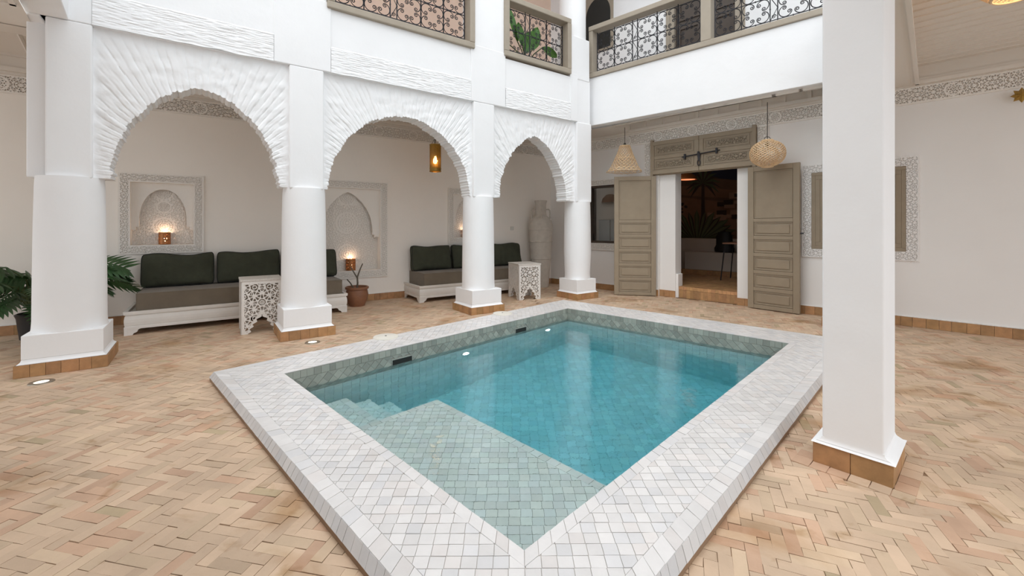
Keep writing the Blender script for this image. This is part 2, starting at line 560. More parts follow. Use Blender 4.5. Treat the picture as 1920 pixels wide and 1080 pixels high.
# basin
bas = MB(); bg_ = MB()
def wallmap(a, b_):
    L = math.hypot(b_[0] - a[0], b_[1] - a[1]); ux, uy = (b_[0] - a[0]) / L, (b_[1] - a[1]) / L
    nx, ny = -uy, ux
    return L, (lambda x, y, h: (a[0] + ux * x + nx * h, a[1] + uy * x + ny * h, y))
SLOTS = [(0.97, 1.19), (2.71, 2.91)]
for k in range(4):
    k2 = (k + 1) % 4
    a, b_ = IQ[k], IQ[k2]
    if k == 2: a, b_ = b_, a
    L, f3 = wallmap(a, b_)
    if k == 2: # left wall measured from its left end
        f3 = (lambda f: (lambda x, y, h: f(x, y, -h)))(f3)
    row_tiles(bas, (0, CT - 0.008), (L, CT - 0.008), (0, CT - 0.068), (L, CT - 0.068), 0.06, f3, pal_band, h0=-0.004, h1=0.002, seed=40 + k)
    sk = (lambda x, y: any(s0 - 0.012 < x < s1 + 0.012 for s0, s1 in SLOTS) and -0.115 < y < -0.022) if k == 2 else None
    grid_tiles(bas, [(0, CT - 0.07), (L, CT - 0.07), (L, ZW - 0.12), (0, ZW - 0.12)][::-1], f3, 0.062, PI / 4, pal_band, h0=-0.004, h1=0.002, org=(0, CT - 0.07), skip=sk)
    grid_tiles(bas, [(0, ZW - 0.12), (L, ZW - 0.12), (L, ZF), (0, ZF)][::-1], f3, 0.08, 0, pal_green, h0=-0.004, h1=0.002)
    # backing
    q = grow(IQ, 0.003)
    A, B = q[k], q[k2]
    bg_.add([(*A, CT - 0.006), (*B, CT - 0.006), (*B, ZF - 0.01), (*A, ZF - 0.01)], [(0, 1, 2, 3)])
grid_tiles(bas, IQ, top3(ZF), 0.08, 0, pal_green)
bg_.add([(*p, ZF - 0.005) for p in grow(IQ, 0.003)], [(0, 1, 2, 3)])
# shelf and steps
def vsub(a, b_): return (a[0] - b_[0], a[1] - b_[1])
def vn(a):
    l = math.hypot(*a); return (a[0] / l, a[1] / l)
pa = vn(vsub(IQ[1], IQ[0])); pb = vn(vsub(IQ[3], IQ[0]))
N0 = IQ[0]
pp = lambda a, b_: (N0[0] + pa[0] * a + pb[0] * b_, N0[1] + pa[1] * a + pb[1] * b_)
ZSH = -0.24
def block(a0, a1, b0, b1, z, bd=0.056):
    q = [pp(a0, b0), pp(a1, b0), pp(a1, b1), pp(a0, b1)]
    bg_.prism([pp(a0, b0), pp(a1, b0), pp(a1, b1), pp(a0, b1)], ZF, z - 0.004)
    # nosing rows on the two free edges, tiled field inside
    row_tiles(bas, pp(a1, b0), pp(a1, b1), pp(a1 - bd, b0), pp(a1 - bd, b1), 0.075, top3(z), pal_green, seed=61)
    row_tiles(bas, pp(a0, b1), pp(a1 - bd, b1), pp(a0, b1 - bd), pp(a1 - bd, b1 - bd), 0.075, top3(z), pal_green, seed=62)
    grid_tiles(bas, [pp(a0, b0), pp(a1 - bd, b0), pp(a1 - bd, b1 - bd), pp(a0, b1 - bd)], top3(z), 0.058, math.radians(0.5), pal_green, jit=0.1)
    for (P, Q) in ((pp(a1, b0), pp(a1, b1)), (pp(a1, b1), pp(a0, b1))):
        L, f3 = wallmap(P, Q)
        f4 = (lambda f: (lambda x, y, h: f(x, y, -h)))(f3)
        grid_tiles(bas, [(0, ZF), (L, ZF), (L, z - 0.002), (0, z - 0.002)], f4, 0.07, 0, pal_green, h0=-0.002, h1=0.004)
block(0, 0.88, 0, 1.80, ZSH)
block(0, 0.20, 1.80, 2.47, -0.23)
block(0.20, 0.43, 1.80, 2.47, -0.38)
block(0.43, 0.63, 1.80, 2.47, -0.55)
block(0.63, 0.83, 1.80, 2.47, -0.75)
basin = struct(bas.build('pool_basin', M['zellige'], col=True))
bg_.build('basin_shell', M['pgrout'], basin)
wt = MB()
wq = grow(IQ, 0.0045)
wt.prism(wq, ZF - 0.02, ZW)
water = wt.build('pool_water', M['water'])
tag(water, 'clear teal swimming pool water filling the white tiled basin', 'water', kind='stuff')

# ---------------------------------------------------------------- floor
fl = MB()
n_b = 3
BW = 0.0505
PILL = (1.853, 2.279); PILA = math.radians(41.4)
fP = loc_frame(PILL, PILA)
def herring(ang, reg, xtest):
    ca, sa = math.cos(ang), math.sin(ang)
    xs = [p[0] * ca + p[1] * sa for p in reg]; ys = [-p[0] * sa + p[1] * ca for p in reg]
    R = int(max(max(map(abs, xs)), max(map(abs, ys))) / BW) + 4
    for j in range(-R // (n_b) - 2, R // (n_b) + 2):
        for i in range(-2 * R, 2 * R):
            bx = i + n_b * j; by = i - n_b * j
            if abs(bx) > R or abs(by) > R: continue
            for o in (0, 1):
                q = [(bx, by), (bx + n_b, by), (bx + n_b, by + 1), (bx, by + 1)] if o == 0 else [(bx, by + 1), (bx + 1, by + 1), (bx + 1, by + 1 + n_b), (bx, by + 1 + n_b)]
                q = [(x * BW, y * BW) for x, y in q]
                q = [(x * ca - y * sa, x * sa + y * ca) for x, y in q]
                cx = sum(p[0] for p in q) / 4; cy = sum(p[1] for p in q) / 4
                if not xtest(cx, cy) or not inside((cx, cy), reg): continue
                if inside((cx, cy), ringmid): continue
                r = rng(bx, by, o)
                lx, ly = cx - PILL[0], cy - PILL[1]
                ax = lx * math.cos(PILA) + ly * math.sin(PILA); ay = -lx * math.sin(PILA) + ly * math.cos(PILA)
                if abs(ax) < 0.21 and abs(ay) < 0.185: continue
                q = [(cx + (x - cx) * (1 - 0.0012 / 0.075) + r.uniform(-.0012, .0012), cy + (y - cy) * (1 - 0.0012 / 0.04) + r.uniform(-.0012, .0012)) for x, y in q]
                puttile(fl, q, top3(0), -0.006, r.uniform(-0.0012, 0.0012), pal_brick(r), 0.016, r)
ringmid = ring(0.8)
cA = fWA(-9.2, 0); cK = (0.868, 9.532); cB = fWB(6.8, 0)
reg = ccw([(cA[0], cA[1]), (-3.0, 0.8), (3.5, 0.4), (cB[0], cB[1]), (3.75, 6.7), (cK[0], cK[1])])
reg = ccw([(-8.0, 3.6), (-1.2, 0.9), (1.6, 0.9), (7.2, 3.4), (cK[0], cK[1])])
herring(math.radians(-11.5), reg, lambda x, y: x < 0.4)
herring(math.radians(-22.5), reg, lambda x, y: x >= 0.4)
# square border tiles round the near pillar
for s0 in range(4):
    f3 = (lambda k: (lambda x, y, h: (lambda p: (p[0], p[1], h))(fP(x * math.cos(k * PI / 2) - y * math.sin(k * PI / 2), x * math.sin(k * PI / 2) + y * math.cos(k * PI / 2)))))(s0)
    bx_, by_ = (0.187, 0.162) if s0 % 2 == 0 else (0.162, 0.187)
    row_tiles(fl, (-bx_, -by_ - 0.08), (bx_ + 0.08, -by_ - 0.08), (-bx_, -by_), (bx_ + 0.08, -by_), 0.085, f3, pal_brick, gap=0.002, h1=0.0032, seed=90 + s0)
floor = struct(fl.build('floor', M['brick'], col=True))
fb = MB()
big = [(-9, -0.5), (9, -0.5), (12, 12), (-12, 12)]
qq = ring(0.85)
# order matching near,right,far,left
big = [(0, -8), (14, 4.4), (0.8, 16), (-14, 3.4)]
for k in range(4):
    k2 = (k + 1) % 4
    fb.add([(*qq[k], -0.005), (*qq[k2], -0.005), (*big[k2], -0.005), (*big[k], -0.005)], [(0, 3, 2, 1)])
fb.build('mortar_bed', M['mortar'], floor)

# ---------------------------------------------------------------- walls A (left gallery) and B (far wall)
def wall_holes(x0, x1, z0, z1, holes, m=None, thick=0.3):
    m = m or MB()
    xs = sorted({x0, x1, *[h[0] for h in holes], *[h[1] for h in holes]})
    zs = sorted({z0, z1, *[h[2] for h in holes], *[h[3] for h in holes]})
    for i in range(len(xs) - 1):
        for j in range(len(zs) - 1):
            a, b_, c, d = xs[i], xs[i + 1], zs[j], zs[j + 1]
            if any(h[0] <= a and b_ <= h[1] and h[2] <= c and d <= h[3] for h in holes): continue
            m.add([(a, 0, c), (b_, 0, c), (b_, 0, d), (a, 0, d)], [(0, 1, 2, 3)])
    for h in holes:
        a, b_, c, d = h[:4]; t = h[4] if len(h) > 4 else thick
        m.add([(a, 0, c), (b_, 0, c), (b_, 0, d), (a, 0, d), (a, t, c), (b_, t, c), (b_, t, d), (a, t, d)],
              [(0, 4, 5, 1), (1, 5, 6, 2), (2, 6, 7, 3), (3, 7, 4, 0)])
    return m

NICHES = [(-6.12, -5.234, 0.90, 1.955, 0.115, 'arch'), (-3.925, -2.64, 0.40, 2.02, 0.125, 'point'), (-1.479, -0.595, 0.93, 2.0, 0.12, 'arch')]
XA0, XA1 = -9.2, 1.0537
wa = wall_holes(XA0, XA1 + 0.06, 0, 3.2, [(n[0] + n[4], n[1] - n[4], n[2] + n[4], n[3] - n[4], 0.16) for n in NICHES])
wall_left = struct(wa.build('wall_left', M['wallA'], loc=(*WA0, 0), rz=WAA))
up = MB().add([(XA0, 0, 3.4), (XA1, 0, 3.4), (XA1, 0, 7.0), (XA0, 0, 7.0)], [(0, 1, 2, 3)])
struct(up.build('wall_left_upper', M['peach'], loc=(*WA0, 0), rz=WAA))

DH = (0.95, 2.50, 0.0, 2.80, 0.0)
K = (-0.56, 0.12, 0.93, 2.09, 0.10)
XB0, XB1 = -1.60, 7.5
wb = wall_holes(XB0 - 0.06, XB1, 0, 3.2, [(0.93, 2.47, -0.01, 2.80, 0.25), K])
wall_back = struct(wb.build('wall_back', M['wallB'], loc=(*WB0, 0), rz=WBA))
DU = (1.153, 2.30, 3.5, 6.2, 0.2)      # upper double door
wu = wall_holes(XB0, XB1, 3.4, 7.0, [DU])
wall_back_upper = struct(wu.build('wall_back_upper', M['white'], loc=(*WB0, 0), rz=WBA))

# friezes of carved stucco
def frieze_fn(z0, z1):
    def f(X, Z):
        zc = (z0 + z1) / 2
        Xm = (X % 0.62) - 0.31
        s1 = star(Xm, Z - zc, 0.034)
        e = (Z < z0 + 0.018) | (Z > z1 - 0.018)
        r = np.hypot(Xm, Z - zc)
        ringm = (np.abs(r - 0.075) < 0.006) | (np.abs(r - 0.05) < 0.003)
        return e | ringm | ~holes8(s1, 1.15, -1.3)
    return f
fr = voxel(XA1 - XA0, 0.205, 0.0055, frieze_fn(2.80, 3.005), 0.020, x0=XA0, z0=2.80, y=-0.024)
fr.box(XA0, XA1, -0.018, 0, 2.795, 2.80)
t = fr.build('trim_1', M['carved'], loc=(*WA0, 0), rz=WAA); struct(t)
fr = voxel(XB1 - XB0, 0.205, 0.0055, frieze_fn(2.80, 3.005), 0.020, x0=XB0, z0=2.80, y=-0.024)
fr.box(XB0, XB1, -0.018, 0, 2.795, 2.80)
t = fr.build('trim_2', M['carved'], loc=(*WB0, 0), rz=WBA); struct(t)
# cornice mouldings above the friezes
for nm, F, X0, X1 in (('trim_3', (WA0, WAA), XA0, XA1), ('trim_4', (WB0, WBA), XB0, XB1)):
    m = MB()
    m.box(X0, X1, -0.055, 0, 3.005, 3.04); m.box(X0, X1, -0.08, 0, 3.04, 3.06)
    struct(m.build(nm, M['ceil'], loc=(*F[0], 0), rz=F[1]))

# baseboards of tan tiles
def base_row(x0, x1, h=0.115, t=0.018, name='baseboard', F=None, seed=0):
    m = MB()
    row_tiles(m, (x0, 0.0), (x1, 0.0), (x0, h), (x1, h), 0.115, lambda x, y, hh: (x, -t - hh, y), pal_base, gap=0.0015, h0=-t, h1=0, tilt=0.02, seed=seed)
    m.cur = (0.8, 0.78, 0.75)
    m.box(x0, x1, -t - 0.004, 0, h, h + 0.008)
    return struct(m.build(name, M['basetile'], loc=(*F[0], 0), rz=F[1], col=True))
base_row(XA0, XA1 - 0.02, name='baseboard_left', F=(WA0, WAA))
base_row(XB0 + 0.02, 0.93, name='baseboard_back', F=(WB0, WBA), seed=2)
base_row(2.47, XB1, name='baseboard_right', F=(WB0, WBA), seed=3, h=0.12)

# ---------------------------------------------------------------- carved niches
def ray_arch(th, w_, h_, q):
    c, s_ = math.cos(th), math.sin(th)
    if abs(c) < 1e-6: return h_
    if s_ < 1e-6: return w_
    lo, hi = 0.0, 2 * max(w_, h_)
    for _ in range(40):
        r = (lo + hi) / 2
        z = r * s_; x = abs(r * c)
        ins = z < h_ and x < w_ * (1 - (z / h_) ** 2) ** q
        if ins: lo = r
        else: hi = r
    return lo

def arch_sheet(m, cx, z0, w_, h_, q, x0, x1, z1, y0, y1, N=120, nr=1, disp=None, edge=None):
    """sheet between an arch opening (springing at z0) and the rectangle x0..x1, z0..z1; front y0, back y1"""
    ths = [PI * i / N for i in range(N + 1)]
    for cxr in (x1, x0):
        ths.append(math.atan2(z1 - z0, cxr - cx))
    ths = sorted(set(ths))
    rows = []
    for th in ths:
        r = ray_arch(th, w_, h_, q)
        if edge: r += edge(th, r)
        c, s_ = math.cos(th), math.sin(th)
        R = 1e9
        if c > 1e-9: R = min(R, (x1 - cx) / c)
        if c < -1e-9: R = min(R, (x0 - cx) / c)
        if s_ > 1e-9: R = min(R, (z1 - z0) / s_)
        rows.append((th, r, R))
    n = len(rows)
    vs = []; fs = []
    for (th, r, R) in rows:
        for k in range(nr + 1):
            rr = r + (R - r) * k / nr
            d = disp(th, rr, R) if disp else 0.0
            vs.append((cx + rr * math.cos(th), y0 + d, z0 + rr * math.sin(th)))
        vs.append((cx + r * math.cos(th), y1, z0 + r * math.sin(th)))
        vs.append((cx + R * math.cos(th), y1, z0 + R * math.sin(th)))
    st = nr + 3
    for i in range(n - 1):
        a, b_ = i * st, (i + 1) * st
        for k in range(nr):
            fs.append((a + k, a + k + 1, b_ + k + 1, b_ + k))
        fs.append((a + nr + 1, a, b_, b_ + nr + 1))           # intrados
        fs.append((a + nr + 2, a + nr + 1, b_ + nr + 1, b_ + nr + 2))  # back
    # end caps at the springing
    e0, e1 = 0, (n - 1) * st
    fs.append((e0 + nr + 1, e0 + nr + 2, e0 + nr, e0)); fs.append((e1, e1 + nr, e1 + nr + 2, e1 + nr + 1))
    m.add(vs, fs)

def medallion(cx, zs, p=0.11):
    def f(X, Z):
        out = np.zeros(X.shape)
        s1 = star(X - cx, Z, 0.030)
        out = ~holes8(s1, 1.2, -1.35)
        for (zc, R) in zs:
            r = np.hypot(X - cx, Z - zc); th = np.arctan2(Z - zc, X - cx)
            inn = r < R
            pat = (np.sin(r * 2 * PI / (R / 4.5)) + np.cos(16 * th) * 0.8) > -0.2
            rim = (np.abs(r - R) < 0.010) | (np.abs(r - R * 1.25 - 0.012 * np.cos(16 * th)) < 0.006)
            out = np.where(inn, pat, out) | rim
        return out
    return f

LAB = ['square carved plaster niche behind the long left daybed', 'tall pointed arch plaster niche behind the potted bare twig', 'square plaster niche partly hidden behind the third column']
for i, (x0, x1, z0, z1, bd, kind) in enumerate(NICHES):
    a, b_ = WA0[0] + math.cos(WAA) * (x0 + x1) / 2, WA0[1] + math.sin(WAA) * (x0 + x1) / 2
    W = (x1 - x0) / 2; H = z1 - z0
    root = empty('wall_niche', (a, b_, z0), WAA)
    tag(root, LAB[i], 'niche', 'carved niches in the left wall')
    # frame of lacy carving
    def ff(X, Z, W=W, H=H, bd=bd):
        s1 = star(X, Z - H / 2, 0.028)
        e = (np.abs(X) > W - 0.014) | (Z < 0.014) | (Z > H - 0.014) | ((np.abs(X) < W - bd + 0.016) & (Z > bd - 0.016) & (Z < H - bd + 0.016))
        return e | ~holes8(s1, 1.2, -1.3)
    m = MB()
    T = 0.026
    for (xa, xb, za, zb) in ((-W, W, 0, bd), (-W, W, H - bd, H), (-W, -W + bd, bd, H - bd), (W - bd, W, bd, H - bd)):
        voxel(xb - xa, zb - za, 0.0048, ff, 0.014, x0=xa, z0=za, m=m, y=-T)
        m.box(xa, xb, -T + 0.0142, 0.0, za, zb)
    m.build('carved_frame', M['carved'], root)
    wi = W - bd; hi = H - 2 * bd
    # back panel with medallions
    mm = [(bd + hi * 0.30, wi * 0.34), (bd + hi * 0.62, wi * 0.22), (bd + hi * 0.86, wi * 0.30)] if kind == 'arch' else [(bd + hi * 0.20, wi * 0.30), (bd + hi * 0.58, wi * 0.34), (bd + hi * 0.90, wi * 0.26)]
    m = voxel(2 * wi, hi, 0.0065, medallion(0, mm), 0.012, x0=-wi, z0=bd, y=0.143)
    m.build('carved_back', M['carved'], root)
    # arched spandrel panel
    m = MB()
    if kind == 'arch':
        zs_ = bd + hi * 0.40; aw = wi * 0.76; ah = hi * 0.50; q = 0.46
    else:
        zs_ = bd + hi * 0.50; aw = wi * 0.78; ah = hi * 0.455; q = 0.72
    arch_sheet(m, 0, zs_, aw, ah, q, -wi, wi, bd + hi, 0.06, 0.10)
    m.box(-wi, -aw - 0.0, 0.055, 0.105, zs_ - 0.09, zs_); m.box(aw, wi, 0.055, 0.105, zs_ - 0.09, zs_)
    m.box(-wi, -aw - 0.035, 0.055, 0.105, zs_ - 0.13, zs_ - 0.09); m.box(aw + 0.035, wi, 0.055, 0.105, zs_ - 0.13, zs_ - 0.09)
    m.build('arched_panel', M['carved'], root)

# ---------------------------------------------------------------- columns of the arcade
def tile_box(m, hx, hy, h, pal=pal_base, tw=0.1, seed=0):
    for k in range(4):
        L = (hx if k % 2 == 0 else hy) * 2; D = hy if k % 2 == 0 else hx
        ck, sk = math.cos(k * PI / 2), math.sin(k * PI / 2)
        f3 = lambda x, y, hh, D=D, ck=ck, sk=sk: (x * ck + (D + hh) * sk, x * sk - (D + hh) * ck, y)
        row_tiles(m, (-L / 2, 0), (L / 2, 0), (-L / 2, h), (L / 2, h), tw, f3, pal, gap=0.0014, h0=-0.01, h1=0, tilt=0.02, seed=seed + k)
    m.cur = (0.25, 0.14, 0.07)
    m.box(-hx + 0.006, hx - 0.006, -hy + 0.006, hy - 0.006, 0, h)

def flare(m, h0, h1, z0, z1, seg=6):
    """square skirt flaring from half size h0 at z0 to h1 at z1"""
    vs = []; fs = []
    for i in range(seg + 1):
        t = i / seg
        hh = h1 + (h0 - h1) * (1 - t) ** 2.4
        z = z0 + (z1 - z0) * t
        vs += [(-hh, -hh, z), (hh, -hh, z), (hh, hh, z), (-hh, hh, z)]
    for i in range(seg):
        for k in range(4):
            k2 = (k + 1) % 4
            fs.append((i * 4 + k, i * 4 + k2, i * 4 + 4 + k2, i * 4 + 4 + k))
    fs.append((0, 3, 2, 1)); fs.append(tuple(seg * 4 + k for k in range(4)))
    m.add(vs, fs)

CL = ['fat white round column at far left beside the philodendron', 'white round column in front of the long daybed and fretwork table',
      'white round column between the second and third arches', 'white round corner column at the far corner of the pool']
for i, s0 in enumerate(COLS):
    p = fA(s0, 0)
    root = empty('column', (p[0], p[1], 0), AA)
    tag(root, CL[i], 'column', 'round columns of the white arcade')
    m = MB(); tile_box(m, 0.285, 0.285, 0.105, seed=100 + i * 7)
    if i == 3:
        m = MB(); tile_box(m, 0.26, 0.26, 0.105, seed=100 + i * 7)
    m.build('tiled_plinth', M['basetile'], root, col=True)
    k = 0.26 / 0.285 if i == 3 else 1.0
    m = MB(); flare(m, 0.278 * k, 0.252 * k, 0.105, 0.14); m.box(-0.2515 * k, 0.2515 * k, -0.2515 * k, 0.2515 * k, 0.14, 0.342)
    m.build('pedestal', M['white'], root, bevel=0.014, seg=3)
    m = MB()
    prof = [(0.252 * k, 0.33), (0.247 * k, 0.36), (0.243 * k, 0.42), (0.240, 0.8), (0.234, 1.3), (0.228, 1.60), (0.224, 1.70)]
    m.lathe(prof, 48)
    m.build('shaft', M['white'], root, smooth=True)
    m = MB()
    m.box(-0.13 if i == 0 else -0.18, 0.165 if i == 0 else 0.18, -0.17, 0.17, 1.69, ZB)
    if i == 0: m.box(-0.28, -0.12, 0.0, 0.17, 1.69, 3.3); m.box(-0.27, -0.05, -0.10, 0.16, ZB + 0.001, 3.5)
    m.build('pier', M['white'], root, bevel=0.014, seg=3)

# ---------------------------------------------------------------- arcade wall: arches, rough lintel band, smooth wall
ARCH = [(0.97, 0.692, 0.965, 0.60, 0.165, 1.762), (3.15, 0.962, 1.01, 0.53, 2.122, 4.153), (5.33, 0.692, 1.02, 0.68, 4.513, 6.218)]
arcade = struct(MB().box(0.0, 6.5, 0.165, 0.175, ZB + 0.01, 3.3).build('wall_arcade', M['white'], loc=(*O, 0), rz=AA))
for i, (cx, w_, h_, q, x0, x1) in enumerate(ARCH):
    m = MB()
    nb = 58 if i != 1 else 74
    offs = [rng(i, k, 5).uniform(-1, 1) for k in range(nb + 1)]
    def disp(th, rr, R, i=i, nb=nb, offs=offs, cx=cx):
        f = th / PI * nb + 0.22 * noise.noise(Vector((rr * 6, th * 3, i * 7)))
        k = int(max(0, min(nb, math.floor(f))))
        fr_ = f - math.floor(f)
        g = math.exp(-((fr_ - 0.0) / 0.13) ** 2) + math.exp(-((fr_ - 1.0) / 0.13) ** 2)
        fade = min(1.0, max(0.0, (R - rr) / 0.12))
        nz = noise.noise(Vector((cx + rr * math.cos(th) * 12, rr * math.sin(th) * 12, i)))
        am = 0.45 + 0.9 * noise.noise(Vector((rr * 9, th * 14, 3 + i)))
        n2 = noise.noise(Vector((rr * 30, th * nb * 0.8, 1)))
        return (g * 0.013 * max(0, am) + offs[k] * 0.004 + n2 * 0.004) * fade + nz * 0.009
    def edge(th, r, i=i, nb=nb, offs=offs):
        f = th / PI * nb; k = int(min(nb, math.floor(f))); fr_ = f - math.floor(f)
        return offs[k] * 0.011 + 0.004 * math.cos(fr_ * 2 * PI) + noise.noise(Vector((th * 6, i, 0))) * 0.012 + noise.noise(Vector((th * 60, i, 0))) * 0.006
    arch_sheet(m, cx, ZS, w_, h_, q, x0, x1, ZB + 0.02, -0.115, 0.13, N=nb * 8, nr=26, disp=disp, edge=edge)
    m.build('arch', M['rough'], arcade, smooth=True)
    # rough band
    xb0, xb1 = [(0.165, 1.606), (2.204, 4.107), (4.716, 6.07)][i]
    nx = int((xb1 - xb0) / 0.012); nz_ = 48
    m = MB(); vs = []; fs = []
    for a in range(nx + 1):
        for c_ in range(nz_ + 1):
            x = xb0 + (xb1 - xb0) * a / nx; z = ZB + 0.305 * c_ / nz_
            ridge = noise.noise(Vector((x * 3.0, z * 55 + 0.9 * noise.noise(Vector((x * 3, z * 4, 2))), i * 3))) * (0.6 + 0.8 * noise.noise(Vector((x * 1.4, z * 6, 8))))
            fine = noise.noise(Vector((x * 12, z * 110, i + 9)))
            ed = min(1.0, c_ / 2.0) * min(1, (nz_ - c_) / 2)
            y = -0.176 + ed * (0.016 * abs(ridge) + 0.006 * fine) + (1 - min(1, (nz_ - c_) / 1.5)) * 0.012
            zz = z + (0.012 * noise.noise(Vector((x * 5, i, 1))) if c_ == 0 else 0)
            vs.append((x, y, zz))
    for a in range(nx):
        for c_ in range(nz_):
            o = a * (nz_ + 1) + c_
            fs.append((o, o + nz_ + 1, o + nz_ + 2, o + 1))
    m.add(vs, fs)
    m.build('rough_lintel_band', M['rough'], arcade, smooth=True)
m = MB()
m.box(-0.165, 6.55, -0.158, 0.17, ZB, 3.83)                # lintel core and smooth wall
m.build('lintel', M['white'], arcade)
m = MB()
for a, b_ in ((-0.165, 0.165), (1.606, 2.204), (4.107, 4.716), (6.07, 6.24)):
    m.box(a, b_, -0.172, -0.15, ZB, 3.9 if a < 5 else 3.9)
m.build('upper_pier_face', M['white'], arcade, bevel=0.008)
m = MB()
# upper piers beside the balcony openings
for a, b_ in ((-0.4, 1.0), (1.606, 2.157), (4.16, 4.69), (6.06, 6.53)):
    m.box(a, b_, -0.168, 0.17, 3.82, 6.9 if a < 6 else 4.55)
m.box(1.0, 1.61, -0.168, 0.17, 3.82, 6.9)
m.build('upper_pier', M['white'], arcade, bevel=0.01)
p = fA(6.36, 0.085)
m = MB().lathe([(0.24, 3.95), (0.235, 5.0), (0.23, 6.9)], 40)
uc = m.build('upper_column', M['white'], loc=(p[0] + 0.0, p[1] + 0.0, 0), smooth=True)
tag(uc, 'white round upper storey column between the two balcony railings', 'column')
# continuation of the arcade beam to the left of the first column
struct(MB().box(-4.2, -0.16, -0.17, 0.17, 3.06, 3.9).build('trim_5', M['white'], loc=(*O, 0), rz=AA, bevel=0.01))
# beam running from the first column towards the viewer
fD = (O[0] + 0.76 * -0.13, O[1] + 0.65 * -0.13)
DA = math.atan2(-0.757, 0.653)
md = MB().box(-0.1, 5.6, -0.13, 0.13, ZB, 3.9)
o = md.build('trim_6', M['white'], loc=(fD[0], fD[1], 0), rz=DA, bevel=0.008); struct(o)

# ---------------------------------------------------------------- far balcony beam
EL = 3.78
struct(MB().box(-0.12, EL, 0, 0.28, ZB, 3.94).build('wall_balcony', M['white'], loc=(*E0, 0), rz=EA, bevel=0.008))
# corner column at the far right, hidden by the near pillar
PR = fE(3.60, 0.16)
root = empty('pillar', (PR[0], PR[1], 0), EA)
tag(root, 'square white corner pillar hidden behind the near pillar', 'pillar')
m = MB(); tile_box(m, 0.17, 0.17, 0.11, seed=300); m.build('tiled_plinth', M['basetile'], root, col=True)
MB().box(-0.155, 0.155, -0.155, 0.155, 0.1, ZB).build('shaft', M['white'], root, bevel=0.008)
# near pillar
root = empty('pillar', (PILL[0], PILL[1], 0), PILA)
tag(root, 'large square white pillar standing close by on a tan tiled plinth', 'pillar')
m = MB(); tile_box(m, 0.187, 0.162, 0.11, tw=0.13, seed=320); m.build('tiled_plinth', M['basetile'], root, col=True)
m = MB(); flare(m, 0.170, 0.126, 0.1105, 0.145)
m.v = [(math.copysign(abs(x) + (0.024 if z < 0.12 else 0.046 - 0.022 * (abs(x) - 0.126) / 0.04), x), y, z) for x, y, z in m.v]; m.build('plaster_skirt', M['white'], root)
MB().box(-0.172, 0.172, -0.125, 0.125, 0.11, 3.07).build('shaft', M['white'], root, bevel=0.01, seg=3)
# beam joining the two square pillars
dx, dy = PR[0] - PILL[0], PR[1] - PILL[1]
LC = math.hypot(dx, dy)
struct(MB().box(-3.3, LC + 0.1, -0.14, 0.14, ZC, 3.94).build('wall_right', M['white'], loc=(PILL[0], PILL[1], 0), rz=math.atan2(dy, dx), bevel=0.008))

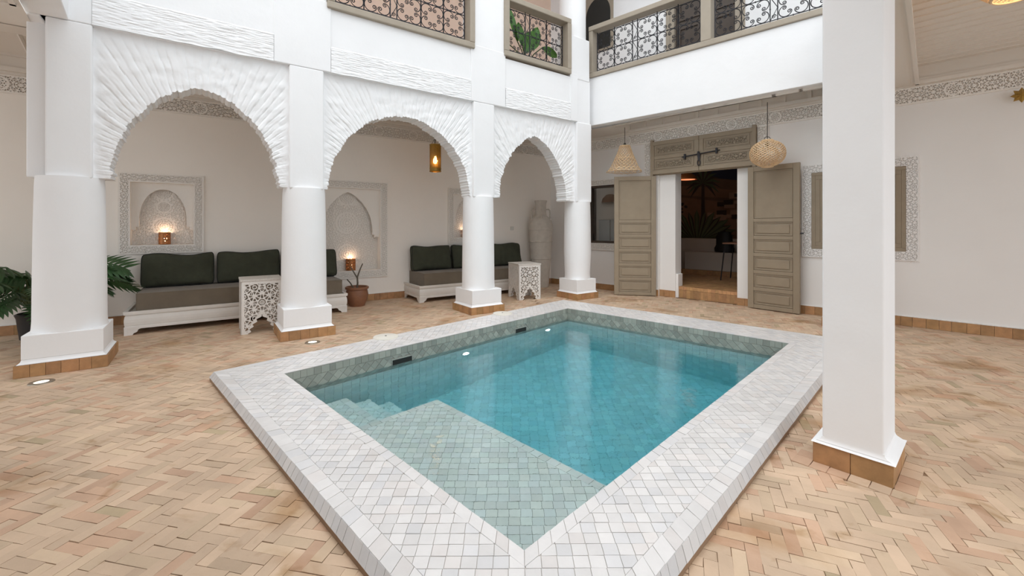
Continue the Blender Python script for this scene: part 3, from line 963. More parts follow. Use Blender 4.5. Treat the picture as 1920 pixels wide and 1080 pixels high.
# ---------------------------------------------------------------- ceilings
def tray(name, F, outer, inner, zc, rise, ndiv, slope=0.0, boards=0, divs=True):
    """soffit polygon with a recessed tray; outer, inner = 4 local points each"""
    m = MB()
    for k in range(4):
        k2 = (k + 1) % 4
        m.add([(*outer[k], zc), (*outer[k2], zc), (*inner[k2], zc), (*inner[k], zc)], [(0, 1, 2, 3)])
        m.add([(*inner[k], zc), (*inner[k2], zc), (*inner[k2], zc + rise), (*inner[k], zc + rise)], [(0, 1, 2, 3)])
    cx = sum(p[0] for p in inner) / 4; cy = sum(p[1] for p in inner) / 4
    if slope:
        ymn = min(p[1] for p in inner); ymx = max(p[1] for p in inner)
        xmn = min(p[0] for p in inner); xmx = max(p[0] for p in inner)
        hd = (ymx - ymn) / 2
        r = [(xmn + hd, cy), (xmx - hd, cy)]
        q = sorted(inner, key=lambda p: (p[1], p[0]))
        z1 = zc + rise; z2 = z1 + slope
        A, B = (xmn, ymn), (xmx, ymn); Cc, D = (xmx, ymx), (xmn, ymx)
        m.add([(*A, z1), (*B, z1), (*r[1], z2), (*r[0], z2)], [(0, 1, 2, 3)])
        m.add([(*Cc, z1), (*D, z1), (*r[0], z2), (*r[1], z2)], [(0, 1, 2, 3)])
        m.add([(*A, z1), (*D, z1), (*r[0], z2)], [(0, 1, 2)])
        m.add([(*B, z1), (*Cc, z1), (*r[1], z2)], [(0, 1, 2)])
        for yy, s_ in ((ymx, -1), (ymn, 1)):
            m.box(xmn, xmx, min(yy, yy + s_ * 0.02), max(yy, yy + s_ * 0.02), z1 - 0.015, z1 + 0.015)
            if s_ < 0: m.box(xmn, xmx, min(yy, yy + s_ * 0.03), max(yy, yy + s_ * 0.03), zc - 0.02, zc + 0.03)
        if divs:
            n = int((xmx - xmn) / ndiv)
            for i in range(n + 1):
                x = xmn + (xmx - xmn) * i / n
                for yy, s_ in ((ymx, -1), (ymn, 1)):
                    m.box(x - 0.022, x + 0.022, min(yy, yy + s_ * 0.025), max(yy, yy + s_ * 0.025), zc, z1)
                    a = (x, yy); b2 = (min(max(x, xmn + hd), xmx - hd), cy)
                    m.tube([(a[0], a[1], z1 - 0.008), (b2[0], b2[1], z2 - 0.008)], 0.018, 4)
    else:
        m.add([(*p, zc + rise) for p in inner], [(0, 1, 2, 3)])
        # moulding round the opening
        for k in range(4):
            k2 = (k + 1) % 4
            a, b_ = inner[k], inner[k2]
            v = vn(vsub(b_, a)); nn = (-v[1], v[0])
            if (cx - a[0]) * nn[0] + (cy - a[1]) * nn[1] < 0: nn = (-nn[0], -nn[1])
            for (d0, za, zb) in ((0.035, zc - 0.015, zc + 0.03), (0.02, zc + 0.03, zc + 0.06)):
                m.prism([a, b_, (b_[0] + nn[0] * d0, b_[1] + nn[1] * d0), (a[0] + nn[0] * d0, a[1] + nn[1] * d0)], za, zb)
        if boards:
            ymn = min(p[1] for p in inner); ymx = max(p[1] for p in inner); xmn = min(p[0] for p in inner); xmx = max(p[0] for p in inner)
            y = ymn + boards
            rg = ccw(list(inner))
            while y < ymx - 0.05:
                pl = clip([(xmn, y - 0.010), (xmx, y - 0.010), (xmx, y + 0.010), (xmn, y + 0.010)], rg)
                if len(pl) > 2: m.prism(pl, zc + rise - 0.012, zc + rise + 0.002)
                y += boards
    return struct(m.build(name, M['ceil'], loc=(*F[0], 0), rz=F[1]))

def toL(F, p):
    dx, dy = p[0] - F[0][0], p[1] - F[0][1]; c, s_ = math.cos(F[1]), math.sin(F[1])
    return (dx * c + dy * s_, -dx * s_ + dy * c)
FA = (WA0, WAA); FB = (WB0, WBA)
kA = toL(FA, fA(6.40, 0.15)); lA = toL(FA, fA(-4.5, 0.0))
tray('ceiling_left', FA, [(XA0, -1.75), (kA[0], kA[1]), (XA1, 0.0), (XA0, 0.0)], [(XA0 + 0.5, -1.47), (kA[0] - 0.35, -1.47), (kA[0] - 0.35, -0.09), (XA0 + 0.5, -0.09)], ZC, 0.17, 0.30, slope=0.28)
# far gallery
e0 = toL(FB, fE(-0.1, 0.15)); e1 = toL(FB, fE(3.6, 0.15))
iB = [toL(FB, (1.74, 7.80)), toL(FB, fE(3.35, 0.30)), (3.85, -0.09), (0.54, -0.09)]
iB = [(0.34, -0.62), (3.55, -0.62), (3.55, -0.09), (0.52, -0.09)]
m = tray('ceiling_back', FB, [(e0[0], e0[1]), (e1[0], e1[1]), (4.1, 0.0), (-1.6, 0.0)], [(0.40, -0.66), (3.55, -0.66), (3.55, -0.09), (0.40, -0.09)], ZC, 0.24, 0.30, slope=0.12)
# right gallery
c1 = toL(FB, (3.07, 3.32)); c2 = toL(FB, (5.04, 5.33))
tray('ceiling_right', FB, [toL(FB, (PILL[0] - 0.62 * 0.9, PILL[1] - 0.785 * 0.9)), (XB1, -4.6), (XB1, 0.0), (4.05, 0.0)], [(c1[0], -3.9), (XB1 - 0.3, -3.9), (XB1 - 0.3, -0.09), (c2[0], -0.09)], ZC - 0.03, 0.21, 0.3, boards=0.16)
# near left gallery, seen at the top left corner
FDf = (fD, DA)
tray('ceiling_near', FDf, [(-0.3, -3.0), (4.0, -3.0), (4.0, -0.12), (-0.3, -0.12)], [(0.33, -2.8), (3.8, -2.8), (3.8, -0.15), (0.33, -0.15)], ZC + 0.005, 0.2, 0.3)
# light-blocking wall pieces added out of view, and the gallery corner ceilings
nD = (-math.sin(DA), math.cos(DA))
fDD = loc_frame(fD, DA)
struct(MB().box(2.8, 9.0, -2.35, -2.2, 0, 7.0).build('wall_near_light_block', M['wallB'], loc=(fD[0], fD[1], 0), rz=DA))  # unseen wall, cut to shade the near pillar and let light in at left
CA = math.atan2(dy, dx)
struct(MB().box(-7.0, -3.0, -2.45, -2.3, 0, 7.0).build('light_block_far_right', M['wallB'], loc=(PILL[0], PILL[1], 0), rz=CA))  # unseen wall piece added to darken the near pillar
struct(MB().box(3.9, 9.0, -2.3, -0.1, ZC + 0.01, ZC + 0.03).build('ceiling_corner', M['ceil'], loc=(fD[0], fD[1], 0), rz=DA))
struct(MB().prism([PR[:2], fWB(3.3, 0)[:2], fWB(5.2, 0)[:2], fWB(5.2, -1.6)[:2], (PILL[0] + 0.62 * 1.8, PILL[1] + 0.785 * 1.8)], 3.235, 3.26).build('ceiling_corner_back', M['ceil']))
# storey slabs above the ceilings
struct(MB().prism([fA(-4.8, 0.16)[:2], fA(6.4, 0.16)[:2], cK, (cA[0], cA[1])], 3.60, 3.66).build('ceiling_slab_left', M['white']))
struct(MB().prism([fE(-0.1, 0.2)[:2], fE(3.7, 0.2)[:2], fWB(4.4, 0)[:2], cK], 3.60, 3.66).build('ceiling_slab_back', M['white']))

struct(MB().prism([fA(-4.8, -0.2)[:2], fA(6.6, -0.2)[:2], cK, (cA[0], cA[1])], 6.6, 6.7).build('shade_slab_left', M['white']))  # slab added out of view to shade the upper left gallery
struct(MB().prism([fE(0, -0.1)[:2], fE(3.9, -0.1)[:2], fWB(4.6, 0)[:2], cK], 6.6, 6.7).build('shade_slab_back', M['white']))  # likewise an added unseen slab, shading the upper back gallery

# ---------------------------------------------------------------- balcony railings
def spiral(cx, cz, r0, a0, turns, sgn, n=16, r1=0.008):
    pts = []
    for i in range(n + 1):
        t = i / n
        a = a0 + sgn * 2 * PI * turns * t
        r = r0 + (r1 - r0) * t
        pts.append((cx + r * math.cos(a), cz + r * math.sin(a)))
    return pts

def scroll_cell(m, x0, x1, z0, z1, y):
    mx, mz = (x0 + x1) / 2, (z0 + z1) / 2
    hx, hz = (x1 - x0) / 4, (z1 - z0) / 4
    for sx in (-1, 1):
        for sz in (-1, 1):
            qx, qz = mx + sx * hx, mz + sz * hz
            R = min(hx, hz) * 0.93
            # C scroll open towards the cell centre
            ain = math.atan2(-sz, -sx)
            pts = []
            rs = R * 0.36
            half = math.radians(118)
            arc = []
            for i in range(19):
                a = ain + PI - half + 2 * half * i / 18
                arc.append((qx + R * math.cos(a), qz + R * math.sin(a)))
            def curl(pt, a, sgn):
                # spiral continuing inward from an arc end
                out = []
                cx_, cz_ = pt[0] - rs * math.cos(a), pt[1] - rs * math.sin(a)
                for i in range(1, 15):
                    t = i / 14
                    aa = a + sgn * 2 * PI * 1.35 * t
                    r = rs * (1 - 0.75 * t)
                    out.append((cx_ + r * math.cos(aa), cz_ + r * math.sin(aa)))
                return out
            tail = curl(arc[-1], ain + PI + half, 1)
            head = curl(arc[0], ain + PI - half, -1)[::-1]
            path = [(p[0], y, p[1]) for p in head + arc + tail]
            m.tube(path, 0.0058, 4)
    for (px_, pz_) in ((mx, z0), (mx, z1), (x0, mz), (x1, mz)):
        m.box(px_ - 0.008, px_ + 0.008, y - 0.008, y + 0.008, pz_ - 0.008, pz_ + 0.008)

def grille(root, x0, x1, z0, z1, ncol, y=0.03, name='scroll_grille'):
    m = MB()
    zm = (z0 + z1) / 2
    for z in (z0, zm, z1):
        m.box(x0, x1, y - 0.005, y + 0.005, z - 0.005, z + 0.005)
    gap, at_ = 0.09, ncol // 2 if ncol > 3 else 1
    cw = (x1 - x0 - gap) / ncol
    for i in range(ncol):
        xa = x0 + cw * i + (gap if i >= at_ else 0); xb = xa + cw
        for x in (xa, xb):
            m.box(x - 0.006, x + 0.006, y - 0.006, y + 0.006, z0 - 0.03, z1 + 0.03)
        if i == at_:
            for za, zb in ((z0, zm), (zm, z1)):
                m.tube([(xa - gap, y, zb), (xa, y, (za + zb) / 2), (xa - gap, y, za)], 0.005, 4)
                m.tube([(xa - gap / 2 + 0.03 * (1 - k / 14) * math.cos(k * 0.8), y, za + 0.05 + 0.03 * (1 - k / 14) * math.sin(k * 0.8)) for k in range(13)], 0.005, 4)
        scroll_cell(m, xa, xb, z0, zm, y); scroll_cell(m, xa, xb, zm, z1, y)
    return m.build(name, M['iron'], root)

RAILS = [(1.0 + 1.157, 4.16, 3.83, 4.80, 5, 'taupe framed wrought iron balcony railing above the middle arch'),
         (4.686, 6.065, 3.86, 4.80, 3, 'short taupe framed balcony railing with broad leaves behind it')]
for (x0, x1, z0, z1, nc, lab) in RAILS:
    p = fA((x0 + x1) / 2, -0.17)
    root = empty('balcony_railing', (p[0], p[1], z0), AA)
    tag(root, lab, 'railing', 'wrought iron balcony railings')
    W = (x1 - x0) / 2; H = z1 - z0
    bt = 0.085
    for (a, b_, c_, d_) in ((-W, W, 0, bt), (-W, W, H - bt, H), (-W, -W + bt, bt, H - bt), (W - bt, W, bt, H - bt)):
        MB().box(a, b_, -0.035, 0.16, c_, d_).build('top_rail' if c_ > 0.5 else ('bottom_rail' if b_ - a > 0.5 else 'side_post'), M['taupe_l'], root, bevel=0.012 if b_ - a > 0.5 else 0.006)
    grille(root, -W + bt + 0.03, W - bt - 0.03, bt + 0.06, H - bt - 0.06, nc, y=0.08)
root = empty('balcony_railing', fE(0, 0, 3.94), EA)
tag(root, 'long taupe framed balcony railing over the far gallery doors', 'railing', 'wrought iron balcony railings')
H = 0.92; bt = 0.085
MB().box(0.005, EL, -0.03, 0.14, 0, bt).build('bottom_rail', M['taupe_l'], root, bevel=0.01)
MB().box(0.005, EL, -0.04, 0.15, H - bt, H).build('top_rail', M['taupe_l'], root, bevel=0.01)
for (a, b_) in ((0.005, 0.085), (1.955, 2.10), (3.69, EL)):
    MB().box(a, b_, -0.03, 0.14, bt, H - bt).build('side_post', M['taupe_l'], root, bevel=0.006)
grille(root, 0.125, 1.925, bt + 0.05, H - bt - 0.05, 5, y=0.07)
grille(root, 2.13, 3.65, bt + 0.05, H - bt - 0.05, 4, y=0.07)

# upper double door
def wobj(mb, name, mt, parent=None, **k):
    return mb.build(name, mt, parent, **k)
ud = empty('door_2', fWB(DU[0], 0, 3.66), WBA); struct(ud)
m = MB(); wd = DU[1] - DU[0]
m.frame(0, wd, 0, 2.5, 0.075, -0.02, 0.1); m.box(-0.07, 0, -0.03, 0.02, 0, 2.5); m.box(wd, wd + 0.07, -0.03, 0.02, 0, 2.5)
m.build('door_frame', M['taupe_l'], ud)
m = MB(); m.box(0.075, wd / 2, 0.05, 0.09, 0.075, 2.4); m.box(wd / 2 + 0.004, wd - 0.075, 0.05, 0.09, 0.075, 2.4); m.box(0.02, wd - 0.02, 0.10, 0.12, 0.02, 2.45)
for a in (0.12, wd / 2 + 0.08):
    m.frame(a, a + 0.40, 0.2, 1.1, 0.05, 0.03, 0.06); m.frame(a, a + 0.40, 1.2, 2.3, 0.05, 0.03, 0.06)
m.build('door_leaf', M['darkwood'], ud)
# arched upper window
uw = empty('window_3', fWB(-0.62, 0, 4.78), WBA); struct(uw)
m = MB(); m.box(-0.05, 0.62, -0.02, 0.0, 0, 1.6)
m.build('window_frame', M['taupe_l'], uw)
m = MB()
pl = [(-0.02, 0.06), (0.56, 0.06), (0.56, 0.75)] + [(0.27 + 0.29 * math.cos(a), 0.75 + 0.36 * math.sin(a)) for a in [i * PI / 16 for i in range(1, 16)]] + [(-0.02, 0.75)]
m.prism_xz(pl, -0.026, -0.021)
m.build('window_pane', M['dark'], uw)

# ---------------------------------------------------------------- lower far wall: double doors
dr = empty('door_1', fWB(0, 0, 0), WBA); struct(dr)
DT = 0.045
def leaf(parent, name, wdt, hgt, loc, rz, mirror=1):
    """door leaf, hinge at x=0, extends to x=wdt"""
    m = MB(); st = 0.085
    m.box(0, st, -DT, 0, 0, hgt); m.box(wdt - st, wdt, -DT, 0, 0, hgt)
    hs = [0.0, 0.27, 0.54, 0.81, 1.08, 1.35]
    rails = [(0, 0.06)] + [(0.06 + 0.262 * k - 0.055, 0.06 + 0.262 * k) for k in range(1, 6)] + [(hgt - 0.075, hgt)]
    for a, b_ in rails: m.box(st, wdt - st, -DT, 0, a, b_)
    o = m.build(name, M['taupe'], parent, loc=loc, rz=rz, bevel=0.004)
    for k in range(6):
        za = rails[k][1]; zb = rails[k + 1][0]
        q = MB(); q.box(st, wdt - st, -DT + 0.014, -0.014, za, zb)
        q.frame(st + 0.004, wdt - st - 0.004, za + 0.004, zb - 0.004, 0.016, -DT + 0.004, -0.004)
        if k < 5: q.box(st + 0.045, wdt - st - 0.045, -DT + 0.002, -0.002, za + 0.04, zb - 0.04)
        q.build('panel', M['taupe'], o, bevel=0.005)
    return o
# left leaf swung towards us: hinge (2.62,7.75), free edge (1.87,7.84)
def wl(p): return toL(FB, p)
hp = wl((2.60, 7.70)); fp = wl((1.885, 7.845))
an = math.atan2(fp[1] - hp[1], fp[0] - hp[0])
lf = leaf(dr, 'door_leaf', 0.735, 2.165, (hp[0], hp[1], 0.012), an + 0)
hp = wl((3.69, 6.645)); fp = wl((4.125, 6.10))
an = math.atan2(fp[1] - hp[1], fp[0] - hp[0])
lf2 = leaf(dr, 'door_leaf', 0.70, 2.165, (hp[0], hp[1], 0.012), an)
bm = MB(); bm.tube([(0.72, 0.0, 1.15), (0.72, 0.07, 1.15)], 0.012, 8)
m = MB(); m.tube([(0.66, -0.02, 1.15), (0.74, -0.02, 1.15)], 0.010, 8); m.build('latch_pin', M['iron'], lf2)
# upper fixed panels
m = MB()
x0, x1, za, zb = 0.81, 2.54, 2.205, 2.795
for (a, b_) in ((x0, 1.675), (1.68, x1)):
    m = MB()
    m.box(a, b_, -0.06, -0.02, za, zb)
    m.frame(a, b_, za, zb, 0.07, -0.075, -0.06); 
    m.box(a + 0.07, b_ - 0.07, -0.072, -0.06, (za + zb) / 2 - 0.03, (za + zb) / 2 + 0.03)
    tp = m.build('transom_panel', M['taupe'], dr, bevel=0.004)
    for (c_, d_) in ((za + 0.09, (za + zb) / 2 - 0.05), ((za + zb) / 2 + 0.05, zb - 0.09)):
        q = voxel(b_ - a - 0.26, d_ - c_ - 0.06, 0.007, lambda X, Z: ~holes8(star(X, Z, 0.04)), 0.008, x0=a + 0.13, z0=c_ + 0.03, y=-0.068)
        q.frame(a + 0.09, b_ - 0.09, c_, d_, 0.018, -0.070, -0.058)
        q.build('carved_inset', M['taupe'], tp)
m = MB(); m.box(x0, x0 + 0.05, -0.08, 0.02, 2.18, 2.83); m.box(x1 - 0.05, x1, -0.08, 0.02, 2.18, 2.83); m.box(x0, x1, -0.02, 0.05, 2.19, 2.215)
m.build('door_frame', M['taupe'], dr, bevel=0.004)
m = MB()
m.tube([(1.40, -0.095, 2.455), (2.02, -0.095, 2.50)], 0.011, 8)
for xx, zz in ((1.45, 2.459), (1.68, 2.475), (1.97, 2.496)):
    m.box(xx - 0.014, xx + 0.014, -0.11, -0.075, zz - 0.045, zz + 0.045)
bolt = m.build('sliding_bolt', M['iron'], dr, bevel=0.003)
m = MB(); m.prism_xz([(1.665, 2.47), (1.715, 2.47), (1.705, 2.36), (1.675, 2.36)], -0.105, -0.09)
m.tube([(1.69 + 0.022 * math.cos(a), -0.1, 2.33 + 0.05 * math.sin(a)) for a in [i * PI / 8 for i in range(16)]], 0.008, 6, closed=True)
m.build('hasp', M['iron'], bolt)
# carved strips beside the doorway
for i, (a, b_) in enumerate(((0.665, 0.80), (2.55, 2.70))):
    q = voxel(b_ - a, 2.80 - 0.12, 0.0075, lambda X, Z: ~holes8(star(X, Z, 0.036)), 0.018, x0=a, z0=0.12, y=-0.02)
    q.frame(a, b_, 0.12, 2.80, 0.012, -0.022, 0)
    struct(q.build('trim_%d' % (7 + i), M['carved'], loc=(*WB0, 0), rz=WBA))
# jambs of the inner opening
m = MB(); m.box(0.93, 1.22, 0.05, 0.30, 0.0, 2.80); jl = struct(m.build('wall_jamb_left', M['wallB'], loc=(*WB0, 0), rz=WBA, bevel=0.008))
m = MB(); m.box(1.215, 1.262, 0.075, 0.26, 0.0, 0.42); m.build('low_plinth', M['wallB'], jl, bevel=0.01)
m = MB(); m.box(2.235, 2.48, 0.05, 0.30, 0.0, 2.80); jr = struct(m.build('wall_jamb_right', M['wallB'], loc=(*WB0, 0), rz=WBA, bevel=0.008))
for i, (a, b_) in enumerate(((0.93, 1.22), (2.235, 2.48))):
    m = MB(); row_tiles(m, (a, 0), (b_, 0), (a, 0.11), (b_, 0.11), 0.11, lambda x, y, h: (x, 0.035 - h, y), pal_base, h0=-0.02)
    m.box(a, b_, 0.032, 0.05, 0.11, 0.118)
    struct(m.build('baseboard_jamb_%d' % (i + 1), M['basetile'], loc=(*WB0, 0), rz=WBA, col=True))
# raised floor of the room beyond, tiled riser
m = MB()
row_tiles(m, (1.22, 0.0), (2.235, 0.0), (1.22, 0.14), (2.235, 0.14), 0.06, lambda x, y, h: (x, 0.10 - h, y), pal_base, h0=-0.02, seed=5)
row_tiles(m, (1.22, 0.142), (2.235, 0.142), (1.22, 0.20), (2.235, 0.20), 0.06, lambda x, y, h: (x, 0.10 - h, y), lambda r: tuple(q * 1.25 for q in pal_base(r)), h0=-0.02, seed=6)
grid_tiles(m, [(0.3, 0.10), (3.6, 0.10), (3.6, 2.5), (0.3, 2.5)], lambda x, y, h: (x, y, 0.20 + h), 0.115, 0, pal_base)
m.cur = (0.1, 0.05, 0.02)
m.box(0.3, 3.6, 0.105, 2.5, 0, 0.194)
struct(m.build('floor_inner_room', M['basetile'], loc=(*WB0, 0), rz=WBA, col=True))
# inner room shell
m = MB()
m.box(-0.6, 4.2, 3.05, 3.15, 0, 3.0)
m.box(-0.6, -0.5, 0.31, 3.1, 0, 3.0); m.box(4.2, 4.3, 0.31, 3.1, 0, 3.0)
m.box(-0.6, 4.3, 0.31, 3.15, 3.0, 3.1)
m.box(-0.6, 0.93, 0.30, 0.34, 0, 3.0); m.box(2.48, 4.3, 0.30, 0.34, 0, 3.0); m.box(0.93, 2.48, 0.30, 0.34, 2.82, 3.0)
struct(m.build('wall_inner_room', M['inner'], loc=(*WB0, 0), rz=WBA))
m = MB(); m.box(1.55, 4.15, 2.35, 2.75, 0.20, 0.70)
bench = empty('built_in_bench', fWB(1.67, 2.5, 0.2), WBA)
tag(bench, 'low white plastered bench on a tiled foot inside the doorway', 'bench')
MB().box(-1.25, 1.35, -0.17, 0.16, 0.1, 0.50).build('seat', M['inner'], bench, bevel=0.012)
m = MB(); row_tiles(m, (-1.33, 0), (1.35, 0), (-1.33, 0.1), (1.35, 0.1), 0.1, lambda x, y, h: (x, -0.2 - h, y), pal_base, h0=-0.02)
m.box(-1.33, 1.35, -0.195, 0.1, 0, 0.098); m.build('tiled_foot', M['basetile'], bench, col=True)
pw = MB().box(-0.4, 4.1, 2.67, 2.95, 0.2, 0.99)
o = pw.build('planter_wall', M['inner'], loc=(*WB0, 0), rz=WBA, bevel=0.01)
tag(o, 'white plaster ledge below the painted desert wall', 'ledge')
# painted desert wall (flat picture of dunes, houses and palms)
mm = [mat('paint_night_sky', (0.012, 0.018, 0.05), 0.8), mat('paint_dune', (0.20, 0.105, 0.065), 0.8, var=(3, 0.2)), mat('paint_dune_shade', (0.12, 0.062, 0.04), 0.8, var=(3, 0.2)),
      mat('paint_house', (0.32, 0.20, 0.14), 0.8), mat('paint_dark', (0.035, 0.02, 0.016), 0.8), mat('paint_leaf', (0.055, 0.07, 0.035), 0.8), mat('paint_leaf_light', (0.10, 0.115, 0.06), 0.8)]
m = MB()
MX0, MX1 = -0.4, 4.1
Y0 = 3.045
def flat(poly, lay, k):
    m.curm = k
    y = Y0 - 0.0015 * lay
    m.add([(x, y, z) for x, z in poly], [tuple(range(len(poly)))])
flat([(MX0, 0.99), (MX1, 0.99), (MX1, 2.98), (MX0, 2.98)], 0, 0)
def dune(zl, zm, zr, lay, k, ph):
    top_ = []
    for i in range(25):
        t = i / 24
        z = zl + (zr - zl) * t + zm * math.sin(t * PI * 2.3 + ph)
        top_.append((MX0 + (MX1 - MX0) * t, z))
    flat([(MX0, 0.99), (MX1, 0.99)] + top_[::-1], lay, k)
dune(2.35, 0.10, 2.25, 1, 2, 0.4)
dune(2.18, 0.10, 2.12, 2, 1, 1.2)
dune(2.05, 0.06, 1.85, 3, 2, 2.2)
dune(1.98, 0.07, 1.75, 4, 1, 2.0)
rr = random.Random(4)
for k in range(60):
    x = 0.62 + rr.random() * 1.3; z = 1.35 + rr.random() * 0.60
    if z > 1.52 + (x - 0.6) * 0.8: continue
    ww = rr.uniform(0.1, 0.24); hh = rr.uniform(0.07, 0.16)
    flat([(x, z), (x + ww, z), (x + ww, z + hh), (x, z + hh)], 5 + k * 0.1, 3 if rr.random() < 0.6 else 4)
for k in range(6):
    x = 0.0 + rr.random() * 0.42; z = 1.6 + rr.random() * 0.25
    flat([(x + 0.04 * math.cos(a), z + 0.03 * math.sin(a)) for a in [i * PI / 4 for i in range(8)]], 8, 4)
px_ = 0.56
flat([(px_ - 0.05, 1.0), (px_ + 0.06, 1.0), (px_ + 0.035, 2.3), (px_ - 0.03, 2.3)], 9, 4)
for k in range(17):
    a = -0.75 + k * (PI + 1.5) / 16
    L_ = 0.42; c, s_ = math.cos(a), math.sin(a)
    flat([(px_, 2.30), (px_ + L_ * 0.5 * c - 0.035 * s_, 2.33 + L_ * 0.5 * s_ + 0.035 * c), (px_ + L_ * c, 2.30 + L_ * s_ - 0.07), (px_ + L_ * 0.5 * c + 0.035 * s_, 2.33 + L_ * 0.5 * s_ - 0.035 * c)], 10 + k * 0.05, 5 if k % 2 else 4)
px_ = 0.42
for k in range(15):
    a = math.radians(8 + k * 164 / 14)
    L_ = 0.62 + 0.14 * math.sin(a) + 0.05 * (k % 2); c, s_ = math.cos(a), math.sin(a)
    b0 = (px_ + 0.22 * c, 0.99)
    for (wd_, kk, ly) in ((0.062, 5 if k % 2 else 4, 12), (0.028, 6, 12.4)):
        flat([(b0[0] - 0.03 * s_ * wd_ / 0.062, b0[1]), (b0[0] + 0.03 * s_ * wd_ / 0.062, b0[1]), (b0[0] + L_ * 0.7 * c + wd_ * s_, b0[1] + L_ * 0.62 * s_ - wd_ * c), (b0[0] + L_ * c, b0[1] + L_ * 0.85 * s_), (b0[0] + L_ * 0.7 * c - wd_ * s_, b0[1] + L_ * 0.66 * s_ + wd_ * c)], ly + k * 0.06, kk)
o = m.build('painted_wall', mm, loc=(*WB0, 0), rz=WBA)
tag(o, 'dim wall painting of desert dunes, houses and palms beyond the doorway', 'mural')
# hanging lamp inside the room
root = empty('pendant_lamp', fWB(0.66, 1.9, 2.28), WBA)
tag(root, 'small reddish glowing dome lamp inside the dark doorway', 'lamp')
MB().lathe([(0.20, 0.0), (0.19, 0.05), (0.14, 0.11), (0.05, 0.15)], 28, cap=False).build('lamp_shade', M['copper'], root, smooth=True)
MB().lathe([(0.16, 0.005), (0.16, 0.02)], 24).build('glowing_disc', mat('red_glow', (0.8, 0.3, 0.15), 0.5, emit=((1.0, 0.32, 0.14), 0.7)), root)
MB().tube([(0, 0, 0.15), (0, 0, 0.72)], 0.005, 6).build('cord', M['cord'], root)
ld = bpy.data.lights.new('inner_room_fill', 'POINT'); ld.energy = 26; ld.color = (1, 0.74, 0.54); ld.shadow_soft_size = 0.25  # added fill light without a fixture, set apart from the hanging lamp
lo = bpy.data.objects.new('inner_room_fill', ld); C.objects.link(lo); lo.location = fWB(0.1, 0.8, 2.6)
# black bag on the bench and small table
m = MB()
m.lathe([(0.02, 0), (0.20, 0.01), (0.205, 0.09), (0.17, 0.16), (0.165, 0.34), (0.13, 0.44), (0.02, 0.47)], 20)
o = m.build('bag', M['black'], loc=fWB(1.23, 2.47, 0.702), rz=WBA, smooth=True); o.scale = (1, 0.6, 1)
tag(o, 'slumped black bag lying on the white bench inside', 'bag')
root = empty('bistro_table', fWB(1.57, 1.80, 0.2), WBA)
tag(root, 'thin legged brown table edge behind the right door jamb', 'table')
MB().box(-0.05, 0.6, -0.3, 0.3, 0.72, 0.75).build('tabletop', M['terra'], root)
for (a, b_, c_, d_) in ((-0.02, -0.25, -0.09, -0.28), (0.55, -0.25, 0.6, -0.28), (-0.02, 0.25, -0.09, 0.28), (0.55, 0.25, 0.6, 0.28)):
    MB().tube([(a, b_, 0.72), (c_, d_, 0)], 0.011, 6).build('leg', M['iron'], root)

# kitchen hatch at left of the doors
kw = empty('window_1', fWB(0, 0, 0), WBA); struct(kw)
m = MB(); m.frame(K[0], K[1], K[2], K[3], 0.045, -0.01, 0.10); m.build('window_frame', M['darkwood'], kw, bevel=0.004)
m = MB().box(K[0] + 0.04, K[1] - 0.04, 0.05, 0.054, K[2] + 0.04, K[3] - 0.04); m.build('window_pane', M['glass'], kw)
for (z0, z1) in ((0.79, 0.93), (2.09, 2.20)):
    q = voxel(0.95, z1 - z0, 0.0075, lambda X, Z: ~holes8(star(X, Z, 0.036)), 0.018, x0=-0.72, z0=z0, y=-0.02)
    q.frame(-0.72, 0.23, z0, z1, 0.01, -0.022, 0); q.build('carved_frame', M['carved'], kw)
m = MB(); m.box(-1.2, 0.7, 0.95, 1.0, 0.3, 2.7); m.box(-1.2, -1.15, 0.11, 1.0, 0.3, 2.7); m.box(0.65, 0.7, 0.36, 1.0, 0.3, 2.7); m.box(-1.2, 0.7, 0.36, 1.0, 2.65, 2.7); m.box(-1.2, 0.7, 0.11, 1.0, 0.3, 0.35)
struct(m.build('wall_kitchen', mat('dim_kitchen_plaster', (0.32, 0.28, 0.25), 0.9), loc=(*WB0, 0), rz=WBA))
root = empty('kitchen_cabinet', fWB(-0.2, 0.5, 0.35), WBA)
tag(root, 'grey white counter cabinet seen through the small far window', 'cabinet')
MB().box(-0.35, 0.28, -0.2, 0.2, 0, 1.08).build('cabinet_body', M['cabinet'], root, bevel=0.01)
MB().box(-0.33, -0.06, -0.215, -0.2, 0.3, 1.05).build('cabinet_door', M['cabinet'], root, bevel=0.004)
MB().box(-0.04, 0.26, -0.215, -0.2, 0.3, 1.05).build('cabinet_door', M['cabinet'], root, bevel=0.004)
m = MB().lathe([(0.06, 0), (0.075, 0.02), (0.07, 0.09), (0.045, 0.14), (0.02, 0.15), (0.012, 0.17)], 20)
k_ = m.build('kettle', M['blackpot'], loc=fWB(-0.17, 0.42, 1.432), smooth=True)
tag(k_, 'small black kettle on the cabinet behind the far window', 'kettle')
m = MB().lathe([(0.05, 0), (0.09, 0.06), (0.10, 0.15), (0.06, 0.24), (0.05, 0.28), (0.07, 0.31)], 20)
k_ = m.build('jug', M['urn'], loc=fWB(0.04, 0.45, 1.432), smooth=True)
tag(k_, 'grey clay jug beside the kettle behind the far window', 'jug')
root = empty('basket_lamp', fWB(-0.27, 0.42, 1.76), WBA)
tag(root, 'brown woven bowl lamp hanging behind the small far window', 'lamp')
MB().lathe([(0.24, 0.0), (0.22, 0.08), (0.15, 0.16), (0.05, 0.20)], 28, cap=False).build('lamp_shade', M['basketry'], root, smooth=True)
MB().tube([(0, 0, 0.2), (0, 0, 0.88)], 0.004, 6).build('cord', M['cord'], root)

